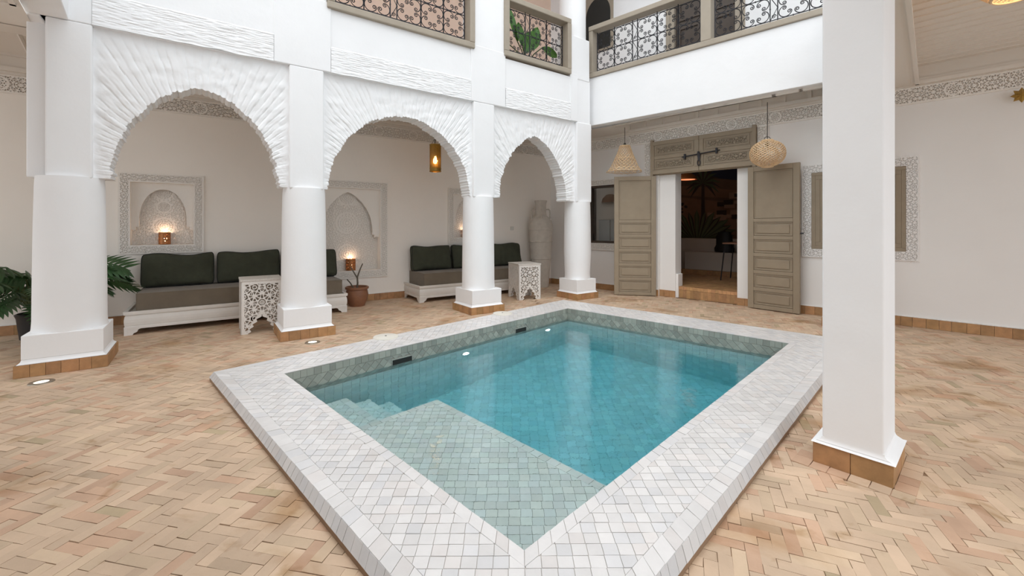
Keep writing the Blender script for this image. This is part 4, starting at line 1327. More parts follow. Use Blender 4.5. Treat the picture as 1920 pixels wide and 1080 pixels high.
# shuttered window on the right
sw = empty('window_2', fWB(0, 0, 0), WBA); struct(sw)
a0, a1, b0, b1 = 3.125, 4.35, 0.825, 2.14
m = MB()
def ff2(X, Z):
    s1 = star(X - 3.7, Z - 1.5, 0.030)
    e = (X < a0 + 0.012) | (X > a1 - 0.012) | (Z < b0 + 0.012) | (Z > b1 - 0.012)
    return e | ~holes8(s1, 1.3, -1.4)
for (xa, xb, za, zb) in ((a0, a1, b0, b0 + 0.115), (a0, a1, b1 - 0.115, b1), (a0, a0 + 0.115, b0 + 0.115, b1 - 0.115), (a1 - 0.115, a1, b0 + 0.115, b1 - 0.115)):
    voxel(xb - xa, zb - za, 0.0053, ff2, 0.014, x0=xa, z0=za, m=m, y=-0.024)
    m.box(xa, xb, -0.0098, 0, za, zb)
m.build('carved_frame', M['wallB'] , sw)
m = MB(); m.frame(a0 + 0.115, a1 - 0.115, b0 + 0.115, b1 - 0.115, 0.045, -0.02, 0.0); m.build('window_frame', M['taupe'], sw, bevel=0.004)
xm = (a0 + a1) / 2
for (xa, xb) in ((a0 + 0.16, xm - 0.002), (xm + 0.002, a1 - 0.16)):
    m = MB(); m.box(xa, xb, -0.010, -0.002, b0 + 0.16, b1 - 0.16); m.frame(xa, xb, b0 + 0.16, b1 - 0.16, 0.055, -0.018, -0.01)
    cx_ = (xa + xb) / 2
    m.tube([(cx_ + 0.10 * math.cos(t), -0.012, 1.45 + 0.30 * math.sin(t)) for t in [i * PI / 14 for i in range(28)]], 0.010, 5, closed=True)
    for zz in np.arange(1.25, 1.66, 0.05):
        m.tube([(cx_ - 0.06, -0.012, zz), (cx_, -0.012, zz + 0.04), (cx_ + 0.06, -0.012, zz)], 0.007, 4)
    m.build('shutter', M['taupe'], sw, bevel=0.003)

# ---------------------------------------------------------------- daybeds
def daybed(p, rz, lab, length=2.46, depth=0.80):
    """origin at the front left foot"""
    root = empty('daybed', (p[0], p[1], 0), rz)
    tag(root, lab, 'daybed', 'white framed daybeds along the left wall')
    prof = [(0.0, 0.072), (0.0, 0.098), (0.008, 0.100), (0.008, 0.108), (0.004, 0.112), (0.000, 0.150), (0.000, 0.180), (0.006, 0.218), (0.012, 0.222), (0.012, 0.232), (-0.002, 0.236), (-0.006, 0.262), (-0.006, 0.274), (0.030, 0.274), (0.030, 0.240), (0.09, 0.240), (0.09, 0.072)]
    m = MB()
    n = len(prof)
    L, D = length, depth
    cor = lambda o: [(o, o), (L - o, o), (L - o, D), (o, D)]
    vs = []
    for (o_, z) in prof:
        for (x, y) in cor(o_): vs.append((x, y, z))
    fs = []
    for i in range(n):
        i2 = (i + 1) % n
        for k in (3, 0, 1):
            k2 = (k + 1) % 4
            fs.append((i * 4 + k, i * 4 + k2, i2 * 4 + k2, i2 * 4 + k))
    m.add(vs, fs)
    m.box(0.05, L - 0.05, 0.05, D - 0.02, 0.19, 0.235)
    fr_ = m.build('frame', M['wwood'], root)
    for (x, y, sx, sy) in ((0, 0, 1, 1), (L, 0, -1, 1), (0, D, 1, -1), (L, D, -1, -1)):
        m = MB()
        pr = [(0, 0), (0.075, 0), (0.085, 0.02), (0.115, 0.035), (0.125, 0.06), (0.16, 0.076), (0, 0.076)]
        y0_, y1_ = (0.004, 0.03) if sy > 0 else (-0.03, -0.004)
        m.prism_xz([(x + sx * a, b_) for a, b_ in pr], y + y0_, y + y1_)
        q = MB()
        vs = [(x + sx * 0.004, y + sy * a, b_) for a, b_ in pr] + [(x + sx * 0.03, y + sy * a, b_) for a, b_ in pr]
        nn = len(pr)
        m.add(vs, [tuple(range(nn)), tuple(range(2 * nn - 1, nn - 1, -1))] + [(i, (i + 1) % nn, nn + (i + 1) % nn, nn + i) for i in range(nn)])
        m.build('leg', M['wwood'], root)
    m = MB(); mx0, mx1, my0, my1, mz0, mz1 = 0.10, L - 0.06, 0.045, D - 0.01, 0.241, 0.475
    m.box(mx0, mx1, my0, my1, mz0, mz1)
    mt = m.build('mattress', M['mattress'], root, bevel=0.016, seg=3)
    m = MB()
    for z in (mz1 - 0.006, mz0 + 0.008):
        m.tube([(mx0 + 0.002, my0 + 0.002, z), (mx1 - 0.002, my0 + 0.002, z), (mx1 - 0.002, my1, z), (mx0 + 0.002, my1, z)], 0.005, 6, closed=True)
    for x in (mx0 + 0.003, mx1 - 0.003):
        m.tube([(x, my0 + 0.003, mz0), (x, my0 + 0.003, mz1)], 0.004, 6)
    m.build('piping', M['mattress'], mt)
    return root

def cushion(name, lab, p, rz, wd=0.78, ht=0.43, th=0.20, lean=0.2, seed=0, group=None):
    """upright back cushion, origin bottom centre"""
    m = MB()
    nx, nz = 30, 18
    sd = Vector((seed * 3.1, seed * 1.7, 0))
    def surf(u_, v_, side):
        ex = (1 - abs(u_) ** 3.2); ez = (1 - abs(v_) ** 3.0)
        t = th / 2 * (0.34 + 0.66 * (max(0, ex) * max(0, ez)) ** 0.45)
        pinch = 0.04 * (abs(v_) ** 2) * (1 - abs(u_) ** 2) * -1
        rc = 1 - 0.07 * (u_ * u_ * v_ * v_) ** 3
        x = u_ * (wd / 2) * (1 + 0.02 * abs(v_) ** 4) * rc
        z = ht / 2 + v_ * (ht / 2) * (1 + 0.05 * abs(u_) ** 4 - 0.02 * (1 - u_ * u_))
        wr = noise.noise(Vector((x * 4, z * 5, side)) + sd) * 0.022 + noise.noise(Vector((x * 14, z * 4 + x * 5, side)) + sd) * 0.009
        z = ht / 2 + (z - ht / 2) * rc + 0.034 * noise.noise(Vector((x * 3, side * 0.0, 5)) + sd) * max(0, v_)
        slump = 0.02 * max(0, -v_)
        y = side * (t + wr + slump)
        return (x, y, z)
    vs = []; fs = []
    for side in (-1, 1):
        for i in range(nx + 1):
            for j in range(nz + 1):
                vs.append(surf(-1 + 2 * i / nx, -1 + 2 * j / nz, side))
    S = (nx + 1) * (nz + 1)
    ix = lambda s_, i, j: s_ * S + i * (nz + 1) + j
    for i in range(nx):
        for j in range(nz):
            fs.append((ix(0, i, j), ix(0, i + 1, j), ix(0, i + 1, j + 1), ix(0, i, j + 1)))
            fs.append((ix(1, i, j), ix(1, i, j + 1), ix(1, i + 1, j + 1), ix(1, i + 1, j)))
    per = [(i, 0) for i in range(nx)] + [(nx, j) for j in range(nz)] + [(i, nz) for i in range(nx, 0, -1)] + [(0, j) for j in range(nz, 0, -1)]
    for k in range(len(per)):
        a, b_ = per[k], per[(k + 1) % len(per)]
        fs.append((ix(0, *a), ix(1, *a), ix(1, *b_), ix(0, *b_)))
    m.add(vs, fs)
    root = empty(name, p, rz); root.rotation_euler = (-lean, 0, rz)
    body = m.build('cushion_cover', M['fabric'], root, smooth=True)
    m = MB()
    for side in (-1, 1):
        m.tube([Vector(surf(-1 + 2 * a[0] / nx, -1 + 2 * a[1] / nz, side)) for a in per], 0.0065, 5, closed=True)
    m.build('piping', M['piping'], root)
    tag(root, lab, 'cushion', group)
    return root

RZA = math.radians(34.9)
d1 = (-4.45, 4.89)
daybed(d1, RZA, 'long daybed with grey brown mattress under the square niche')
f1 = loc_frame(d1, RZA)
CW = 0.795
CLab = ['leftmost dark green cushion on the long daybed below the niche', 'middle dark green cushion on the long daybed left of the column', 'right dark green cushion on the long daybed peeking past the column']
for k in range(3):
    q = f1(0.07 + CW * (k + 0.5), 0.59, 0.482)
    cushion('back_cushion', CLab[k], q, RZA + [0.015, -0.01, 0.0][k], wd=0.755, seed=k + 1, group='cushions on the left daybed', lean=0.16 + 0.02 * k, ht=0.415)
d2 = (-1.52, 7.02)
RZ2 = math.radians(34.6)
daybed(d2, RZ2, 'further daybed with grey brown mattress beside the tall urn', length=2.46, depth=0.74)
f2 = loc_frame(d2, RZ2)
CLab = ['wrinkled dark green cushion at the left end of the further daybed', 'middle dark green cushion on the further daybed behind the column', 'rightmost dark green cushion on the further daybed near the urn']
for k in range(3):
    q = f2(0.06 + 0.795 * (k + 0.5), 0.54, 0.482)
    cushion('back_cushion', CLab[k], q, RZ2 + [0.03, -0.01, 0.01][k], wd=0.755, seed=k + 7, group='cushions on the further daybed', lean=0.14, ht=0.43)

# ---------------------------------------------------------------- fretwork side tables
def fret_table(p, rz, lab, wd=0.43, dp=0.43, ht=0.635):
    """origin: near corner"""
    root = empty('fretwork_table', (p[0], p[1], 0), rz)
    tag(root, lab, 'side table', 'white fretwork side tables')
    MB().box(-0.006, wd + 0.006, -0.006, dp + 0.006, ht - 0.022, ht).build('tabletop', M['bone'], root, bevel=0.003)
    def side_fn(W):
        def f(X, Z):
            U = np.abs(X - W / 2)
            s1 = star(U - 0.0, Z - 0.36, 0.052)
            holes = (s1 > 0.95) & (s1 < 3.3) | (s1 < -1.2)
            # scalloped arch cut out between the feet
            t = np.clip(Z / 0.215, 0, 1)
            aw = (W / 2 - 0.085) * (1 - t ** 1.5) + 0.012 * np.cos(Z * 2 * PI / 0.055)
            arch = (Z < 0.215) & (U < aw)
            edge = (U > W / 2 - 0.036) | (Z > ht - 0.022 - 0.035) | (Z < 0.022)
            rim = (Z < 0.24) & (U < (W / 2 - 0.085) * (1 - np.clip(Z / 0.24, 0, 1) ** 1.5) + 0.024)
            return ~arch & (edge | rim | ~holes)
        return f
    for nm, W, loc, r in (('front', wd, (0, 0, 0), 0), ('left', dp, (0, dp, 0), -PI / 2), ('back', wd, (wd, dp, 0), PI), ('right', dp, (wd, 0, 0), PI / 2)):
        m = voxel(W, ht - 0.022, 0.0042, side_fn(W), 0.012, through=True)
        m.build('fretwork_side', M['wwood'], root, loc=loc, rz=r)
    return root
fret_table((-3.14, 4.936), math.radians(34.6), 'white pierced fretwork table half hidden behind the second column')
fret_table((0.115, 7.275), math.radians(22), 'white pierced fretwork table standing beside the tall urn', wd=0.415, dp=0.48, ht=0.62)

# ---------------------------------------------------------------- tall urn
root = empty('tall_urn', (0.605, 8.96, 0), WAA)
tag(root, 'tall whitewashed clay amphora standing in the gallery corner', 'urn')
prof = [(0.0, 0), (0.155, 0.0), (0.165, 0.02), (0.185, 0.30), (0.215, 0.60), (0.235, 0.95), (0.245, 1.15), (0.252, 1.20), (0.25, 1.30), (0.225, 1.38), (0.17, 1.45), (0.125, 1.49), (0.112, 1.55), (0.112, 1.70), (0.118, 1.76), (0.132, 1.785), (0.130, 1.81), (0.10, 1.81), (0.09, 1.70)]
MB().lathe(prof, 48, cap=False).build('body', M['urn'], root, smooth=True)
for z, r in ((0.60, 0.218), (0.95, 0.238), (1.20, 0.252)):
    m = MB()
    m.tube([(r * math.cos(a), r * math.sin(a), z + (0.006 * math.sin(9 * a) if z == 0.95 else 0)) for a in [2 * PI * i / 60 for i in range(60)]], 0.010, 6, closed=True)
    m.build('raised_band', M['urn'], root, smooth=True)
for a in (math.radians(-124.6), math.radians(-34.6), math.radians(145.4)):
    m = MB(); c, s_ = math.cos(a), math.sin(a)
    pts = [(0.11, 1.62), (0.16, 1.625), (0.187, 1.60), (0.192, 1.55), (0.19, 1.49), (0.192, 1.43)]
    m.tube([(r * c, r * s_, z) for r, z in pts], [0.013, 0.014, 0.014, 0.013, 0.014, 0.02], 8)
    m.build('handle', M['urn'], root, smooth=True)

# ---------------------------------------------------------------- terracotta pot with bare stem
root = empty('potted_plant', (-2.47, 6.80, 0))
tag(root, 'brown terracotta pot with a bare forked stem between the daybeds', 'potted plant')
MB().lathe([(0.0, 0), (0.115, 0), (0.12, 0.015), (0.155, 0.10), (0.172, 0.18), (0.160, 0.245), (0.155, 0.262), (0.178, 0.272), (0.180, 0.30), (0.165, 0.308), (0.15, 0.30), (0.145, 0.26)], 40, cap=False).build('pot', M['terra'], root, smooth=True)
MB().lathe([(0.001, 0.262), (0.145, 0.258)], 24, cap=False).build('soil', M['soil'], root)
m = MB()
m.tube([(0.0, 0, 0.25), (0.01, 0, 0.36), (0.005, 0, 0.45), (0.05, 0.0, 0.58), (0.09, 0, 0.67)], [0.016, 0.014, 0.013, 0.010, 0.009], 7)
m.tube([(0.005, 0, 0.44), (-0.05, 0.0, 0.53), (-0.105, 0, 0.62)], [0.012, 0.010, 0.008], 7)
m.tube([(-0.04, 0.0, 0.25), (-0.10, -0.01, 0.36), (-0.155, -0.01, 0.42)], [0.012, 0.010, 0.009], 7)
m.build('bare_stem', M['twig'], root, smooth=True)

# ---------------------------------------------------------------- philodendron
def philo_leaf(m, base, direc, size, droop, roll):
    """deeply lobed leaf from base along direc"""
    d = Vector(direc).normalized()
    side = d.cross(Vector((0, 0, 1)))
    if side.length < 0.05: side = Vector((1, 0, 0))
    side.normalize()
    nrm = side.cross(d).normalized()
    side = (side * math.cos(roll) + nrm * math.sin(roll)).normalized()
    nrm = side.cross(d).normalized()
    def at(t):
        return Vector(base) + d * size * t - Vector((0, 0, 1)) * droop * size * t * t
    nl = 8
    N = 12
    vs = []; fs = []
    for i in range(N + 1):
        t = i / N
        c = at(t)
        ww = size * 0.045 * (1 - t * 0.75)
        vs += [c - side * ww, c + nrm * 0.004, c + side * ww]
    for i in range(N):
        a = i * 3
        fs += [(a, a + 1, a + 4, a + 3), (a + 1, a + 2, a + 5, a + 4)]
    m.add(vs, fs)
    for k in range(nl):
        t = 0.03 + 0.90 * k / nl
        c = at(t)
        L = size * (0.50 * math.sin(PI * (0.22 + 0.66 * t)) + 0.05)
        for s_ in (-1, 1):
            fw = 0.15 + 0.9 * t if k > 0 else -0.35
            dd = (side * s_ + d * fw - Vector((0, 0, 1)) * (0.25 + droop * 0.4)).normalized()
            pr = dd.cross(nrm).normalized()
            wv = [0.020, 0.042, 0.050, 0.042, 0.024, 0.002]
            vs = []
            for i, wq_ in enumerate(wv):
                tt = i / 5
                q = c + dd * L * tt + d * (L * 0.22 * tt * tt) - Vector((0, 0, 1)) * 0.12 * L * tt * tt
                ww = wq_ * size * 1.25
                vs += [q - pr * ww, q + nrm * 0.003, q + pr * ww]
            fs = []
            for i in range(5):
                a = i * 3
                fs += [(a, a + 1, a + 4, a + 3), (a + 1, a + 2, a + 5, a + 4)]
            m.add(vs, fs)
root = empty('philodendron', (-5.28, 4.78, 0))
tag(root, 'bushy philodendron with lobed leaves in a black pot by the first column', 'potted plant')
MB().lathe([(0.0, 0), (0.13, 0), (0.16, 0.02), (0.185, 0.25), (0.20, 0.29), (0.18, 0.30), (0.165, 0.26)], 32, cap=False).build('pot', M['blackpot'], root, smooth=True)
MB().lathe([(0.001, 0.255), (0.165, 0.25)], 24, cap=False).build('soil', M['soil'], root)
ml = MB(); ms = MB()
rr = random.Random(11)
specs = []
for k in range(70):
    a = rr.uniform(0, 2 * PI); el = rr.uniform(-0.1, 1.2)
    specs.append((a, el, rr.uniform(0.2, 0.55), rr.uniform(0.26, 0.40)))
specs = [s for s in specs if not (-0.55 < s[0] < 0.4 or s[0] > 5.6)]
for (a, el, L, sz) in specs:
    c, s_ = math.cos(a), math.sin(a)
    if -0.567 * c + 0.824 * s_ > 0.0: L *= 0.35; sz *= 0.55
    rad = L * math.cos(el)
    tip = Vector((c * rad, s_ * rad * 0.9, 0.28 + 0.18 + L * math.sin(el) * 1.05))
    midp = Vector((c * rad * 0.4, s_ * rad * 0.4, 0.28 + (tip.z - 0.28) * 0.72))
    ms.tube([(c * 0.05, s_ * 0.05, 0.25), midp, tip], [0.010, 0.007, 0.005], 5)
    philo_leaf(ml, tip, (c, s_ * 0.9, 0.12 - 0.3 * (1 - el)), sz, 0.35, rr.uniform(-1.0, 1.0))
# long shoots reaching right behind the column
for (tip, dr_, sz) in ((Vector((0.44, 0.36, 0.66)), (0.93, 0.10, -0.22), 0.25), (Vector((0.40, 0.34, 0.50)), (0.8, 0.2, -0.5), 0.10)):
    ms.tube([(0.05, 0.05, 0.25), (0.24, 0.2, tip.z * 0.85), tip], [0.010, 0.008, 0.006], 5)
    philo_leaf(ml, tip, dr_, sz, 0.15, 1.15)
ml.build('foliage', M['leaf'], root)
ms.build('stems', M['stem'], root)

# broad leaved plant on the upper balcony
pq = fA(5.60, 0.48)
root = empty('balcony_plant', (pq[0], pq[1], 3.665), AA)
tag(root, 'broad leaved green plant behind the short balcony railing', 'potted plant')
MB().lathe([(0.0, 0), (0.13, 0), (0.17, 0.50), (0.155, 0.50), (0.15, 0.46), (0.001, 0.46)], 24, cap=False).build('pot', M['terra'], root, smooth=True)
ml = MB(); ms = MB()
def paddle(base, tip, wd_, bend=(0, 0, 0)):
    b0_, t0_ = Vector(base), Vector(tip)
    ax = (t0_ - b0_); side = ax.cross(Vector((0, -1, 0.2))).normalized(); nr_ = side.cross(ax).normalized()
    vs = []; N = 12
    for i in range(N + 1):
        t = i / N
        c = b0_ + ax * t + Vector(bend) * math.sin(PI * t)
        ww = wd_ * (math.sin(PI * min(1, t * 0.98 + 0.02)) ** 0.7)
        vs += [c - side * ww + nr_ * 0.02 * (ww / wd_), c, c + side * ww + nr_ * 0.02]
    fs = []
    for i in range(N):
        a = i * 3
        fs += [(a, a + 1, a + 4, a + 3), (a + 1, a + 2, a + 5, a + 4)]
    ml.add(vs, fs)
for (st_, bs, tp_, wd_) in (((0, 0, 0.2), (-0.22, -0.05, 0.50), (-0.46, -0.08, 1.05), 0.075), ((0, 0, 0.2), (-0.15, -0.1, 0.42), (-0.25, -0.1, 0.80), 0.09), ((0.02, 0, 0.2), (0.06, -0.1, 0.40), (0.16, -0.12, 0.82), 0.12),
                            ((0.02, 0, 0.2), (-0.10, -0.12, 0.30), (0.02, -0.1, 0.72), 0.11), ((0.03, 0, 0.2), (0.30, -0.08, 0.50), (0.68, -0.10, 0.42), 0.10), ((0, 0, 0.2), (-0.42, -0.05, 0.42), (-0.62, -0.05, 0.36), 0.08)):
    st_, bs, tp_ = [(q[0], q[1], q[2] + 0.30) for q in (st_, bs, tp_)]
    paddle(bs, tp_, wd_)
    ms.tube([st_, ((st_[0] + bs[0]) / 2, (st_[1] + bs[1]) / 2, (st_[2] + bs[2]) / 2 + 0.03), bs], 0.010, 5)
ml.build('foliage', M['leaf2'], root); ms.build('stems', M['stem'], root)

# ---------------------------------------------------------------- perforated lanterns in the niches
def lantern_mesh(m, R, H, nu, nv, hole):
    for i in range(nu):
        for j in range(nv):
            if hole(i / nu, (j + 0.5) / nv): continue
            a0_, a1_ = 2 * PI * i / nu, 2 * PI * (i + 1) / nu
            z0_, z1_ = H * j / nv, H * (j + 1) / nv
            m.add([(R * math.cos(a0_), R * math.sin(a0_), z0_), (R * math.cos(a1_), R * math.sin(a1_), z0_), (R * math.cos(a1_), R * math.sin(a1_), z1_), (R * math.cos(a0_), R * math.sin(a0_), z1_)], [(0, 1, 2, 3)])
def star_hole(u_, v_):
    for k in range(4):
        for (du, dv, r) in ((0, 0, 0.020), (0.075, 0.0, 0.012), (-0.075, 0.0, 0.012), (0.052, 0.22, 0.012), (-0.052, 0.22, 0.012), (0.0, 0.30, 0.014), (0.052, -0.22, 0.012), (-0.052, -0.22, 0.012), (0, -0.30, 0.012)):
            cu = k / 4 + 0.07 + du; cv = 0.5 + dv
            x = ((u_ - cu + 0.5) % 1 - 0.5) * 0.47 ; z = (v_ - cv) * 0.15
            if x * x + z * z < (r * 0.42) ** 2: return True
    return False
LL = ['small pierced copper lantern in the square niche above the long daybed', 'small pierced copper lantern in the tall niche behind the potted twig', 'small pierced copper lantern in the niche beside the third column']
for i, (px, z, sz) in enumerate(((-5.665, 1.018, 1.05), (-3.235, 0.527, 1.25), (-1.06, 1.052, 1.0))):
    p = fWA(px, 0.075, z)
    root = empty('lantern', p, WAA)
    tag(root, LL[i], 'lantern', 'copper lanterns in the wall niches')
    m = MB(); lantern_mesh(m, 0.062 * sz, 0.155 * sz, 120, 40, star_hole)
    o = m.build('pierced_shade', M['copper'], root); o.modifiers.new('thick', 'SOLIDIFY').thickness = 0.002
    m = MB(); m.lathe([(0.0, 0.0), (0.060 * sz, 0.0), (0.060 * sz, 0.006), (0.0, 0.006)], 30, cap=False); m.build('base', M['copper'], root)
    m = MB(); m.lathe([(0.001, 0.03), (0.02, 0.035), (0.028, 0.06), (0.02, 0.09), (0.001, 0.10)], 14, cap=False); m.build('bulb', M['glow'], root, smooth=True)
    ld = bpy.data.lights.new('lantern_light', 'POINT'); ld.energy = 0.38; ld.color = (1, 0.68, 0.44); ld.shadow_soft_size = 0.02
    lo = bpy.data.objects.new('lantern_light', ld); C.objects.link(lo); lo.parent = root; lo.location = (0, 0.0, 0.17 * sz)

# brass pendant in the middle arch
root = empty('pendant_lantern', (-1.245, 6.93, 2.155), 0.2)
tag(root, 'pierced brass cylinder lantern hanging in the middle arch', 'lamp')
m = MB()
lantern_mesh(m, 0.092, 0.43, 110, 96, lambda u_, v_: 0.10 < v_ < 0.93 and (((u_ * 28) % 1 - 0.5) ** 2 + (((v_ * 24 + 0.5 * (int(u_ * 28) % 2)) % 1) - 0.5) ** 2) < 0.060)
o = m.build('pierced_shade', M['brass'], root); o.modifiers.new('thick', 'SOLIDIFY').thickness = 0.002
for z in (0.0, 0.045, 0.43):
    m = MB().tube([(0.093 * math.cos(a), 0.093 * math.sin(a), z) for a in [2 * PI * i / 40 for i in range(40)]], 0.005, 6, closed=True)
    m.build('rim', M['brass'], root)
m = MB(); m.lathe([(0.001, 0.12), (0.025, 0.13), (0.035, 0.17), (0.025, 0.21), (0.012, 0.235), (0.012, 0.25)], 16, cap=False); m.build('bulb', M['bulb'], root, smooth=True)
m = MB()
for a in (0.3, 0.3 + 2 * PI / 3, 0.3 + 4 * PI / 3): m.tube([(0.09 * math.cos(a), 0.09 * math.sin(a), 0.43), (0, 0, 0.56)], 0.004, 5)
m.tube([(0, 0, 0.25), (0, 0, 0.93)], 0.005, 6)
m.build('chain', M['cord'], root)
ld = bpy.data.lights.new('pendant_light', 'POINT'); ld.energy = 20.0; ld.color = (1, 0.76, 0.54); ld.shadow_soft_size = 0.03
lo = bpy.data.objects.new('pendant_light', ld); C.objects.link(lo); lo.parent = root; lo.location = (0, 0, 0.17)

# ---------------------------------------------------------------- wicker pendants
def weave(m, rad, z0, z1, n, turns, r=0.0035, seg=26, wob=0.0):
    for s_ in (-1, 1):
        for k in range(n):
            pts = []
            for i in range(seg + 1):
                t = i / seg
                a = 2 * PI * k / n + s_ * turns * 2 * PI * t
                R = rad(t) + s_ * 0.0018 + wob * (math.sin(5 * a) * (1 - t) ** 3)
                pts.append((R * math.cos(a), R * math.sin(a), z0 + (z1 - z0) * t))
            m.tube(pts, r, 4)
root = empty('wicker_pendant', (2.05, 7.75, 2.26))
tag(root, 'bell shaped woven wicker pendant left of the double doors', 'lamp')
m = MB()
H = 0.47
bell = lambda t: 0.09 + 0.19 * (1 - t) ** 1.15 + 0.03 * math.exp(-t * 14)
weave(m, bell, 0.0, H, 20, 0.42, 0.0042, wob=0.02)
for t in (0.0, 0.10, 0.5, 0.97): m.tube([(bell(t) * math.cos(a) + (0.02 * math.sin(5 * a) * math.cos(a) * (1 - t) ** 3), bell(t) * math.sin(a) + 0.02 * math.sin(5 * a) * math.sin(a) * (1 - t) ** 3, t * H) for a in [2 * PI * i / 40 for i in range(40)]], 0.005, 5, closed=True)
m.lathe([(0.02, H), (0.092, H), (0.092, H - 0.006), (0.02, H - 0.006)], 24, cap=False)
m.build('lamp_shade', M['wicker'], root)
m = MB(); weave(m, lambda t: 0.19 - 0.08 * t, -0.03, 0.32, 12, 0.35, 0.0035); m.build('inner_shade', M['wicker'], root)
m = MB(); m.lathe([(0.02, H), (0.025, H + 0.03), (0.012, H + 0.05)], 12); m.tube([(0, 0, H), (0, 0, 0.80)], 0.005, 6); m.build('cord', M['cord'], root)
root = empty('wicker_pendant', (3.67, 6.13, 2.115))
tag(root, 'round pumpkin shaped woven wicker pendant at the right door', 'lamp')
m = MB()
H = 0.385
glob = lambda t: 0.225 * max(0.12, (1 - abs(2 * t - 1) ** 2.3)) ** 0.55
weave(m, glob, 0.0, H, 24, 0.5, 0.0044, seg=30)
for t in (0.0, 1.0): m.tube([(glob(t) * math.cos(a), glob(t) * math.sin(a), t * H) for a in [2 * PI * i / 32 for i in range(32)]], 0.006, 5, closed=True)
m.build('lamp_shade', M['wicker'], root)
m = MB(); weave(m, lambda t: 0.15 * max(0.1, math.sin(PI * (0.06 + 0.88 * t))) ** 0.6, 0.04, 0.28, 16, 0.4, 0.0036); m.build('inner_shade', M['wicker'], root)
m = MB(); m.lathe([(0.022, 0.28), (0.026, 0.34), (0.012, 0.37)], 12); m.tube([(0, 0, 0.34), (0, 0, 0.93)], 0.005, 6)
m.tube([(0.05 * math.cos(a), 0, H + 0.05 * math.sin(a)) for a in [i * PI / 10 for i in range(11)]], 0.004, 5)
m.build('cord', M['cord'], root)
root = empty('wicker_pendant', (3.78, 3.20, 2.985))
tag(root, 'warm woven pendant touching the top edge at far right', 'lamp')
m = MB(); weave(m, lambda t: 0.25 * max(0.15, 1 - (1 - t) ** 2 * 0.5), 0.0, 0.22, 30, 0.3, 0.004)
for t in (0.0, 0.03, 1.0): m.tube([(0.25 * max(0.15, 1 - (1 - t) ** 2 * 0.5) * math.cos(a), 0.25 * max(0.15, 1 - (1 - t) ** 2 * 0.5) * math.sin(a), t * 0.22) for a in [2 * PI * i / 36 for i in range(36)]], 0.007, 5, closed=True)
m.build('lamp_shade', M['wicker'], root)
MB().tube([(0, 0, 0.18), (0, 0, 0.245)], 0.02, 8).build('socket', M['cord'], root)

ld = bpy.data.lights.new('edge_pendant_light', 'POINT'); ld.energy = 1.5; ld.color = (1, 0.70, 0.45); ld.shadow_soft_size = 0.10
lo = bpy.data.objects.new('edge_pendant_light', ld); C.objects.link(lo); lo.parent = root; lo.location = (0, 0, 0.10)

# brass star wall lamp at the far right edge
root = empty('wall_lamp', fWB(5.17, -0.09, 2.70), WBA)
tag(root, 'small faceted brass star lamp on the far right wall', 'lamp')
m = MB()
for k in range(8):
    a = 2 * PI * k / 8
    c, s_ = math.cos(a), math.sin(a)
    c2, s2 = math.cos(a + PI / 8), math.sin(a + PI / 8); c3, s3 = math.cos(a - PI / 8), math.sin(a - PI / 8)
    r1_, r2_ = 0.085, 0.055
    m.add([(r1_ * c, 0, r1_ * s_), (r2_ * c2, 0, r2_ * s2), (0, -0.06, 0), (0, 0.06, 0), (r2_ * c3, 0, r2_ * s3)], [(0, 2, 1), (0, 1, 3), (0, 4, 2), (0, 3, 4)])
m.tube([(0, 0.05, 0.0), (0, 0.088, 0.0)], 0.012, 8)
m.build('faceted_shade', M['brass'], root)

# ---------------------------------------------------------------- small fittings
for (p, lab) in (((-3.79, 3.436, 0.0), 'round lit floor spotlight before the far left column'), ((-2.165, 4.63, 0.0), 'round lit floor spotlight before the second column')):
    root = empty('floor_spotlight', p)
    tag(root, lab, 'spotlight', 'lit spotlights set in the brick floor')
    MB().lathe([(0.045, 0.0), (0.045, 0.006), (0.075, 0.005), (0.078, 0.0)], 32, cap=False).build('ring', M['steel'], root, smooth=True)
    MB().lathe([(0.001, 0.004), (0.045, 0.004)], 24, cap=False).build('lens', M['spot'], root)
for (p, lab) in (((-1.35, 4.563, CT), 'round cream access cover on the coping near the second column'), ((-0.13, 5.80, CT), 'round cream access cover on the coping below the third column')):
    root = empty('access_cover', p)
    tag(root, lab, 'cover', 'round cream access covers')
    MB().lathe([(0.001, 0.014), (0.10, 0.013), (0.108, 0.010), (0.128, 0.009), (0.132, 0.0)], 40, cap=False).build('disc', M['lid'], root, smooth=True)
    MB().lathe([(0.001, 0.0165), (0.010, 0.016), (0.011, 0.013)], 12, cap=False).build('finger_hole', M['dark'], root)
pl_d = vn(vsub(IQ[2], IQ[3])); PLA = math.atan2(pl_d[1], pl_d[0])
fPL = loc_frame(IQ[3], PLA)
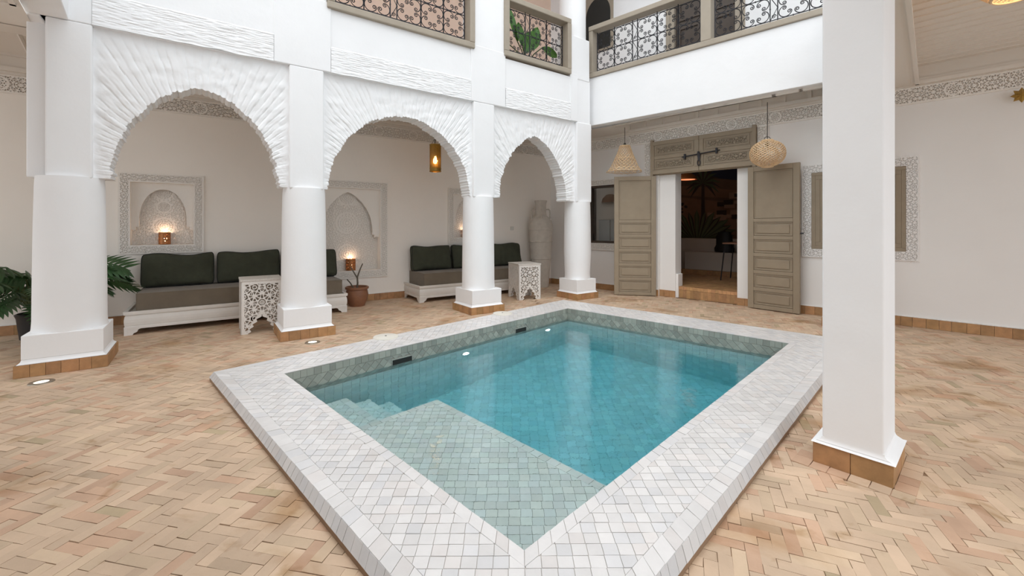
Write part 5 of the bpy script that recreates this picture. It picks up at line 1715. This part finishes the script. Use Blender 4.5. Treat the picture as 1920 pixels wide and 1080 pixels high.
for i, (s0, s1) in enumerate(SLOTS):
    root = empty('skimmer_mouth', fPL((s0 + s1) / 2, 0, -0.06), PLA)
    tag(root, ['dark skimmer slot in the pool wall nearest the left corner', 'dark skimmer slot in the pool wall nearest the far corner'][i], 'skimmer', 'skimmer slots in the pool wall')
    m = MB(); W = (s1 - s0) / 2
    m.frame(-W - 0.008, W + 0.008, -0.046, 0.028, 0.008, -0.006, 0.06); m.build('slot_frame', M['pgrout'], root)
    m = MB(); m.box(-W, W, -0.003, 0.05, -0.04, 0.022); m.build('opening', M['dark'], root)
for i, s0 in enumerate((1.886, 3.346)):
    root = empty('pool_light', fPL(s0, 0, -0.36), PLA)
    tag(root, ['glowing underwater lamp nearer the middle of the left pool wall', 'glowing underwater lamp nearer the far pool corner'][i], 'pool light', 'underwater lamps in the pool wall')
    m = MB(); n = 24
    m.prism_xz([(0.055 * math.cos(2 * PI * k / n), 0.055 * math.sin(2 * PI * k / n)) for k in range(n)], -0.012, 0.0); m.build('ring', M['lid'], root)
    m = MB(); m.prism_xz([(0.04 * math.cos(2 * PI * k / n), 0.04 * math.sin(2 * PI * k / n)) for k in range(n)], -0.018, -0.011); m.build('lens', M['poollamp'], root)
# petals lying on the pool shelf
for i, (x, y, a) in enumerate(((-0.485, 2.86, 0.3), (-0.475, 2.79, 1.2), (-0.51, 2.74, 2.2))):
    m = MB(); vs = []
    for k in range(9):
        t = k / 8; wv = 0.013 * math.sin(PI * t) + 0.001
        vs += [(-0.03 + 0.06 * t, -wv, 0.003 + 0.006 * (2 * t - 1) ** 2), (-0.03 + 0.06 * t, wv, 0.006 + 0.006 * (2 * t - 1) ** 2)]
    m.add(vs, [(2 * k, 2 * k + 2, 2 * k + 3, 2 * k + 1) for k in range(8)])
    o = m.build('flower_petal', M['petal'], loc=(x, y, ZSH), rz=a)
    o.modifiers.new('thick', 'SOLIDIFY').thickness = 0.002
    tag(o, ['topmost of the three cream petals on the shallow pool shelf', 'middle of the three cream petals on the shallow pool shelf', 'bottom one of the three cream petals on the pool shelf'][i], 'petal', 'petals on the pool shelf')
# wall switch
o = MB().box(-0.04, 0.04, -0.012, 0, -0.04, 0.04).build('wall_switch', M['plastic'], loc=fWA(0.0, 0.0, 1.225), rz=WAA, bevel=0.004)
tag(o, 'small square white switch plate on the wall beside the urn', 'switch')
